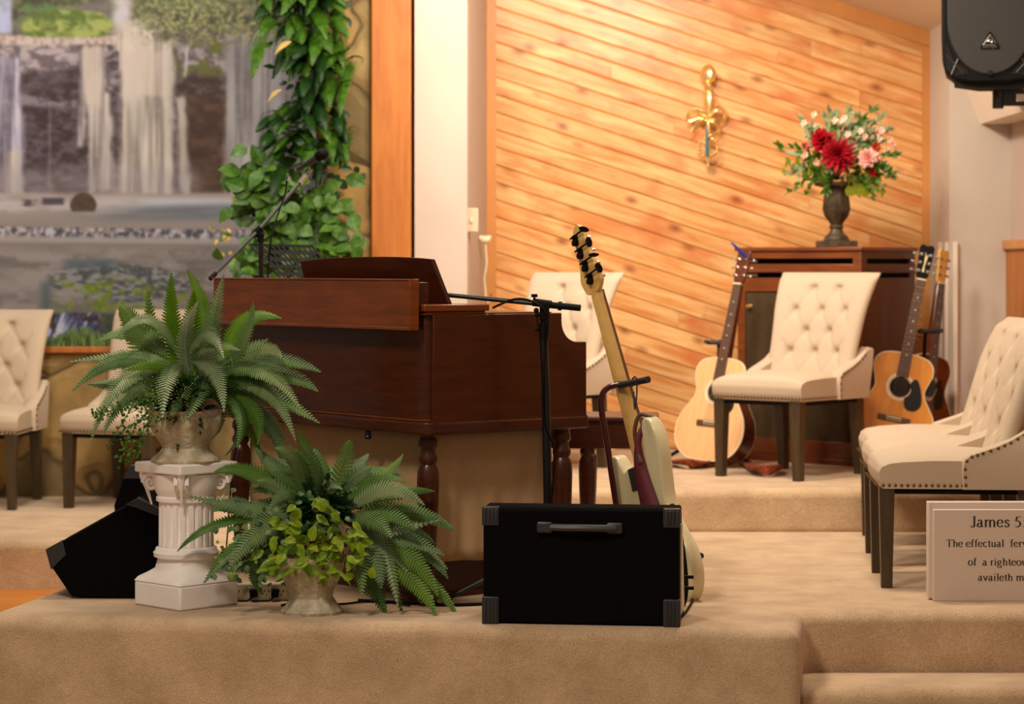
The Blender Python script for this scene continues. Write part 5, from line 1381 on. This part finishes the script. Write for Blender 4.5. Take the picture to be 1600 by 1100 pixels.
for (a, b) in (((1262,240),(1215,226)), ((1262,245),(1232,272)), ((1270,230),(1258,185)), ((1310,230),(1312,190)), ((1288,215),(1298,182)), ((1350,215),(1352,182))):
    leaf(lg, FP(*a, -.1), FP(*b, -.1)-FP(*a, -.1), Vector((.2, -1, .2)), (FP(*b)-FP(*a)).length, .010)
lf.build('green_foliage', M['ivy'], t, world=True, smooth=False, recalc=False)['kind'] = 'stuff'
lg.build('pale_foliage', M['fern_l'], t, world=True, smooth=False, recalc=False)['kind'] = 'stuff'
mb = MB()
for (x, y, x2, y2) in ((1285,180,1262,148),(1300,180,1282,152),(1310,175,1330,150),(1360,170,1366,140),(1370,175,1388,158),(1290,190,1248,160)):
    mb.tube(catmull([FP(x, y+30, 0), FP(x, y, 0), FP((x+x2)/2, (y+y2)/2-4, 0), FP(x2, y2, 0)], 5, False), .0016, 5)
mb.build('dry_wisp', M['straw'], t, world=True)
st.build('flower_stem', M['stem'], t, world=True)
mb = MB()
for k in range(45):
    x, y = rnd.gauss(1345, 16), rnd.uniform(262, 292); leaf(mb, FP(x, y, -.1), Vector((rnd.uniform(-.5, .6), -.2, -1)), Vector((0, -1, 0)), .05, .012)
for k in range(30):
    x, y = rnd.gauss(1280, 22), rnd.uniform(235, 268); leaf(mb, FP(x, y, -.09), Vector((rnd.uniform(-.5, .6), -.2, -1)), Vector((0, -1, 0)), .05, .012)
mb.build('moss_filler', M['yellowleaf'], t, world=True, smooth=False, recalc=False)['kind'] = 'stuff'

# ---------------------------------------------------------------- loudspeaker on the right wall
pd = 10.9; k3 = pd/F; cx = P(1547, 0, pd).x; 
zb_ = CH-(128-HZ)*k3
t = empty('wall_loudspeaker', 'black loudspeaker with a round bottomed grille hung high on the right wall', 'speaker', (cx, pd, zb_), R(-11))
hw = 75*k3
out = [(-hw+.0, .72), (-hw, .62), (-hw, .20), (-hw+.004, .10), (-hw+.018, .045), (-hw+.06, .012), (-.08, .0), (.08, .0), (hw-.06, .012), (hw-.018, .045), (hw-.004, .10), (hw, .20), (hw, .62), (hw, .72)]
MB().prism(out, .03, .32, 'y').build('cabinet', M['black'], t, bevel=.012, seg=3)
# front baffle frame around the grille
def arc_grille(s):
    pts = []
    for k in range(33):
        a = R(180+180*k/32); pts.append((math.cos(a)*(hw-.024)*s, .275+math.sin(a)*.245*s))
    return pts+[((hw-.024)*s, .70), (-(hw-.024)*s, .70)]
MB().prism([(x*.985, z) for x, z in out], 0, .03, 'y').build('baffle', M['black'], t, bevel=.010, seg=3)
MB().prism(arc_grille(1.0), -.006, .0, 'y').build('grille_rim', M['dark'], t)
g = MB().prism(arc_grille(.975), -.012, -.004, 'y').build('grille', M['corner'], t, bevel=.003)
gm = bpy.data.materials.new('perforated_grille'); gm.use_nodes = True; N = gm.node_tree.nodes; L = gm.node_tree.links
tc = N.new('ShaderNodeTexCoord'); v = N.new('ShaderNodeTexVoronoi'); v.inputs['Scale'].default_value = 95; v.inputs['Randomness'].default_value = 0
mp_ = N.new('ShaderNodeMapping'); mp_.inputs['Scale'].default_value = (1, 0, 1); mp_.inputs['Rotation'].default_value = (0, R(45), 0)
L.new(tc.outputs['Object'], mp_.inputs[0]); L.new(mp_.outputs[0], v.inputs['Vector'])
cr = N.new('ShaderNodeValToRGB'); L.new(v.outputs['Distance'], cr.inputs[0]); cr.color_ramp.elements[0].position = .32; cr.color_ramp.elements[0].color = (.006, .005, .004, 1); cr.color_ramp.elements[1].position = .42; cr.color_ramp.elements[1].color = (.032, .026, .021, 1)
L.new(cr.outputs[0], N['Principled BSDF'].inputs['Base Color']); N['Principled BSDF'].inputs['Roughness'].default_value = .5
g.data.materials[0] = gm
for s in (-1, 1):            # corner ports with ribs
    pt = [(s*(hw-.020), .19), (s*(hw-.052), .105), (s*(hw-.115), .055), (s*(hw-.12), .035), (s*(hw-.06), .03), (s*(hw-.022), .06)]
    MB().prism(pt, -.0025, .0, 'y').build('port', M['dark'], t)
    mb = MB(); mb.tube([(s*(hw-.022), -.004, .125), (s*(hw-.10), -.004, .040)], .005, 6).tube([(s*(hw-.045), -.004, .035), (s*(hw-.075), -.004, .105)], .005, 6); mb.build('port_rib', M['corner'], t)
ly = (128-66)*k3
S3 = .040
tri = [(-S3, ly-.028), (S3, ly-.028), (S3*.85, ly-.036), (-S3*.85, ly-.036)]
b = MB().prism([(-.040, ly-.032), (.040, ly-.032), (.044, ly-.024), (.004, ly+.046), (-.004, ly+.046), (-.044, ly-.024)], -.018, -.010, 'y').build('logo_badge', M['black'], t, bevel=.002)
mb = MB()
for (p, q_) in (((-.030, ly-.014), (0, ly+.032)), ((0, ly+.032), (.026, ly-.008)), ((-.026, ly-.013), (.022, ly-.013))): mb.tube([(p[0], -.0195, p[1]), (q_[0], -.0195, q_[1])], .0018, 5)
mb.tube([(.0+.010*math.cos(a), -.0195, ly+.003+.011*math.sin(a)) for a in [R(x) for x in range(-60, 211, 30)]], .0014, 5)
mb.tube([(-.0+.005*math.cos(a), -.0195, ly+.004+.005*math.sin(a)) for a in [R(x) for x in range(-90, 181, 30)]], .0012, 5)
mb.build('ear_emblem', M['chrome'], b)
def text(body, name, mat, parent, loc, size, ext=.0008, align='CENTER'):
    c = bpy.data.curves.new(name, 'FONT'); c.body = body; c.size = size; c.extrude = ext; c.align_x = align
    c.materials.append(mat); tmp = bpy.data.objects.new(name, c); COL.objects.link(tmp); bpy.context.view_layer.update()
    me = bpy.data.meshes.new_from_object(tmp.evaluated_get(bpy.context.evaluated_depsgraph_get())); bpy.data.objects.remove(tmp)
    o = bpy.data.objects.new(name, me); COL.objects.link(o); o.parent = parent; o.location = loc; o.rotation_euler = (R(90), 0, 0); return o
text('behringer', 'lettering', M['chrome'], b, (0, -.0195, ly-.026), .0165)
MB().box2((-.008, -.02, .030), (.010, -.010, .05)).build('grille_latch', M['dark'], t)
MB().prism([(-.16, -.006), (-.05, -.024), (.12, -.024), (.18, -.008), (.18, .012), (-.16, .012)], .04, .26, 'y').build('bottom_plate', M['dark'], t)
zz2 = lambda y: (CH-(y-HZ)*k3)-zb_
br = empty('wall_bracket', 'black steel pole bracket carrying the loudspeaker from the right wall', 'bracket', (cx, pd+.16, zb_))
MB().tube([(.068, 0, zz2(166)), (.068, 0, zz2(128))], .026, 16).build('pole_socket', M['blackmetal'], br)
mb = MB().box2((.085, -.012, zz2(162)), (2.56-cx, .012, zz2(155))).box2((.085, -.012, zz2(142)), (2.56-cx, .012, zz2(136))).box2((.085, -.012, zz2(155)), (.15, .012, zz2(142))).box2((.21, -.012, zz2(155)), (2.56-cx, .012, zz2(142)))
mb.build('slotted_arm', M['blackmetal'], br, bevel=.002)
MB().box2((2.545-cx, -.07, zz2(185)), (2.561-cx, .07, zz2(120))).build('wall_plate', M['blackmetal'], br, bevel=.002)

# ---------------------------------------------------------------- scripture sign
# serif letters drawn with a broad pen: strokes (polyline / ellipse arc / serif bar), em units
def E(cx, cy, rx, ry, a0, a1, n=14): return [(cx+rx*math.cos(R(a0+(a1-a0)*k/n)), cy+ry*math.sin(R(a0+(a1-a0)*k/n))) for k in range(n+1)]
xh, asc, cap = .45, .68, .66
GL = {
 'J': (.39, [[(.25, .63), (.25, .12)]+E(.14, .12, .11, .12, 0, -150, 8)], [(.25, .65, .09)], []),
 'T': (.60, [[(.30, .64), (.30, .02)]], [(.30, .01, .09)], [[(.04, .645), (.56, .645)], [(.045, .65), (.035, .50)], [(.555, .65), (.565, .50)]]),
 'a': (.44, [[(.30, .33), (.30, .07)]+[(.34, .02), (.41, .05)], E(.20, .33, .10, .105, 165, 0, 10), E(.17, .12, .12, .115, 60, 330, 14)], [], [[(.30, .27), (.20, .225), (.12, .2)]]),
 'm': (.78, [[(.12, .44), (.12, .02)], [(.12, .36)]+E(.265, .31, .115, .12, 140, 0, 8)+[(.38, .02)], [(.38, .36)]+E(.525, .31, .115, .12, 140, 0, 8)+[(.64, .02)]], [(.12, .01, .07), (.38, .01, .07), (.64, .01, .07), (.09, .435, .04)], []),
 'e': (.44, [E(.22, .225, .175, .215, 10, 325, 20)], [], [[(.06, .25), (.39, .25)]]),
 's': (.39, [[(.31, .35), (.27, .42), (.19, .435), (.12, .40), (.10, .34), (.13, .28), (.22, .23), (.30, .18), (.32, .11), (.27, .04), (.19, .01), (.11, .03), (.07, .10)]], [], []),
 '5': (.50, [[(.17, .62), (.11, .38), (.2, .385), (.31, .34), (.37, .25), (.37, .14), (.30, .05), (.19, .01), (.08, .03)]], [], [[(.16, .62), (.40, .63)]]),
 ':': (.28, 'dots', [(.13, .04), (.13, .38)], []),
 '1': (.50, [[(.25, .64), (.25, .02)]], [(.25, .01, .10), (.20, .60, .06)], []),
 '6': (.50, [E(.42, .26, .33, .40, 100, 180, 8)+E(.25, .21, .16, .21, 180, 540, 20)], [], []),
 'h': (.50, [[(.12, .66), (.12, .02)], [(.12, .35)]+E(.265, .31, .115, .12, 140, 0, 8)+[(.38, .02)]], [(.12, .01, .07), (.38, .01, .07), (.09, .66, .04)], []),
 'f': (.33, [[(.14, .02), (.14, .52)]+E(.24, .53, .10, .13, 180, 50, 8)], [(.15, .01, .09), (.15, .435, .11)], []),
 'c': (.43, [E(.23, .225, .17, .215, 45, 315, 20)], [], []),
 't': (.30, [[(.14, .56), (.14, .10), (.17, .03), (.23, .02), (.28, .06)]], [(.15, .435, .11)], []),
 'u': (.50, [[(.11, .43), (.11, .14)]+E(.22, .14, .11, .12, 180, 330, 8), [(.37, .43), (.37, .02)]], [(.08, .435, .05), (.34, .435, .05), (.41, .015, .05)], []),
 'l': (.28, [[(.14, .66), (.14, .02)]], [(.14, .01, .08), (.11, .66, .04)], []),
 'r': (.34, [[(.12, .43), (.12, .02)], [(.12, .33), (.20, .42), (.28, .42), (.30, .38)]], [(.12, .01, .08), (.09, .435, .04)], []),
 'v': (.49, [[(.07, .43), (.24, .02)], [(.41, .43), (.24, .02)]], [(.08, .435, .08), (.41, .435, .07)], []),
 'o': (.50, [E(.25, .225, .185, .215, 0, 360, 26)], [], []),
 'i': (.28, [[(.14, .43), (.14, .02)]], [(.14, .01, .08), (.11, .435, .04)], [], [(.14, .60)]),
 'g': (.49, [E(.21, .29, .13, .145, 0, 360, 20), [(.12, .17), (.09, .10), (.14, .05), (.30, .03), (.38, -.02), (.40, -.09), (.34, -.17), (.22, -.20), (.11, -.18), (.06, -.11), (.10, -.04), (.16, .0)]], [(.39, .42, .06)], []),
 'n': (.50, [[(.12, .44), (.12, .02)], [(.12, .36)]+E(.265, .31, .115, .12, 140, 0, 8)+[(.38, .02)]], [(.12, .01, .07), (.38, .01, .07), (.09, .435, .04)], []),
 'p': (.50, [[(.12, .44), (.12, -.20)], E(.25, .225, .17, .215, 150, -150, 20)], [(.12, -.205, .08), (.09, .435, .04)], []),
 'y': (.49, [[(.07, .43), (.25, .02)], [(.42, .43), (.23, -.08), (.16, -.18), (.07, -.19)]], [(.08, .435, .08), (.41, .435, .07)], []),
 '.': (.25, 'dots', [(.12, .04)], []),
}
def letters(body, size, x, z, y, name, parent):
    mb = MB(); TH, TN = .105*size, .036*size; pen = x; first = True
    def stroke(pts, w0=None):
        pts = [Vector((p[0]*size+pen, 0, p[1]*size+z)) for p in pts]
        m = len(pts); V = []
        for i, p in enumerate(pts):
            tg = (pts[min(i+1, m-1)]-pts[max(i-1, 0)]); 
            if tg.length < 1e-9: continue
            tg.normalize(); n = Vector((-tg.z, 0, tg.x)); w_ = (TN+(TH-TN)*abs(tg.z)**1.3)/2 if w0 is None else w0/2
            V += [(p.x-n.x*w_, y, p.z-n.z*w_), (p.x+n.x*w_, y, p.z+n.z*w_)]
        mb.add(V, [(2*i, 2*i+1, 2*i+3, 2*i+2) for i in range(len(V)//2-1)])
    for ch in body:
        if ch == ' ': pen += .25*size; continue
        g = GL[ch]; adv = g[0]
        if g[1] == 'dots':
            for (a, b_) in g[2]: mb.add([(pen+(a+.055*math.cos(k))*size, y, z+(b_+.055*math.sin(k))*size) for k in [2*math.pi*i/12 for i in range(12)]], [tuple(range(12))])
        else:
            for s_ in g[1]: stroke(s_)
            for (a, b_, h_) in g[2]: stroke([(a-h_, b_), (a+h_, b_)], .028*size)
            for s_ in g[3]: stroke(s_, .030*size)
            if len(g) > 4:
                for (a, b_) in g[4]: mb.add([(pen+(a+.055*math.cos(k))*size, y, z+(b_+.055*math.sin(k))*size) for k in [2*math.pi*i/12 for i in range(12)]], [tuple(range(12))])
        pen += adv*size
    o = mb.build(name, M['ink'], parent, smooth=False, recalc=False); return pen
sg = 8.50; so = P(1459, 937, sg); ks = sg/F
t = empty('scripture_sign', 'white box sign with a printed bible verse standing on the stage edge at right', 'sign', (so.x, sg, 0), 0)
SX = lambda x: (x-1459)*ks
SZ = lambda y: (CH-(y-HZ)*ks)
zoff = SZ(937)
hh = SZ(794)-zoff
MB().box2((0, 0, 0), (.66, .03, hh)).build('front_panel', M['card'], t, bevel=.002)
MB().box2((-.014, .030, .008), (.648, .075, hh+.024)).build('back_panel', M['card'], t, bevel=.003)
for (s_, sz, px, py) in (('James 5:16', 25.5*ks, 1516, 821), ('The effectual  fervent prayer', 17.3*ks, 1478, 852), ('of  a righteous man', 17.3*ks, 1512, 881), ('availeth much.', 17.3*ks, 1528, 905)):
    letters(s_, sz, SX(px), SZ(py)-zoff, -.0012, 'lettering', t)

# ---------------------------------------------------------------- power strip and cables
c = P(400, 943, 8.5)
t = empty('power_strip', 'beige power strip with plugs on the carpet between the pedestal and the low fern', 'power strip', (P(350, 0, 8.5).x, 8.5, 0), R(2))
MB().box2((0, 0, 0), (.24, .06, .062)).build('housing', M['outlet'], t, bevel=.006)
mb = MB()
for k in range(4):
    x = .045+k*.052; mb.box2((x-.017, -.002, .014), (x+.017, .0, .048))
mb.build('outlet_face', M['ivory'], t)
mb = MB()
for k in range(4):
    x = .045+k*.052; mb.box2((x-.009, -.003, .030), (x-.006, -.0015, .040)).box2((x+.006, -.003, .030), (x+.009, -.0015, .040)).ball((x, -.002, .021), (.003, .001, .003), 6)
mb.build('socket_slot', M['dark'], t)
for x in (.105, .18): MB().box2((x-.013, -.028, .016), (x+.013, .0, .045)).tube([(x, -.02, .02), (x-.02, -.03, .005), (x-.08, -.04, .006)], .004, 6).build('plug', M['black'], t, bevel=.003)
def cable(label, pts, r=.004):
    o = MB().tube(catmull([Vector(p) for p in pts], 6, False), r, 8).build('cable', M['black']); tag(o, label, 'cable'); return o
g0 = lambda x, y: G(x, y, 0, .006)
cable('black cable running along the carpet from the low fern toward the monitor', [g0(560, 938), g0(640, 942), g0(700, 945), g0(745, 944), g0(800, 941)], .006)
cable('thin black cable looping behind the stone urn', [g0(440, 946), g0(480, 938), g0(530, 944), g0(590, 938), g0(640, 946)], .004)
cable('black cable coiled on the carpet to the right of the monitor', [g0(1062, 940), g0(1074, 936), g0(1082, 935), g0(1078, 946), g0(1066, 962), g0(1052, 966)], .004)
cable('thin cable hanging under the far end of the organ', [P(371, 690, 9.3), P(366, 715, 9.3), P(362, 735, 9.3), P(358, 800, 9.35), P(350, 900, 9.1)], .003)
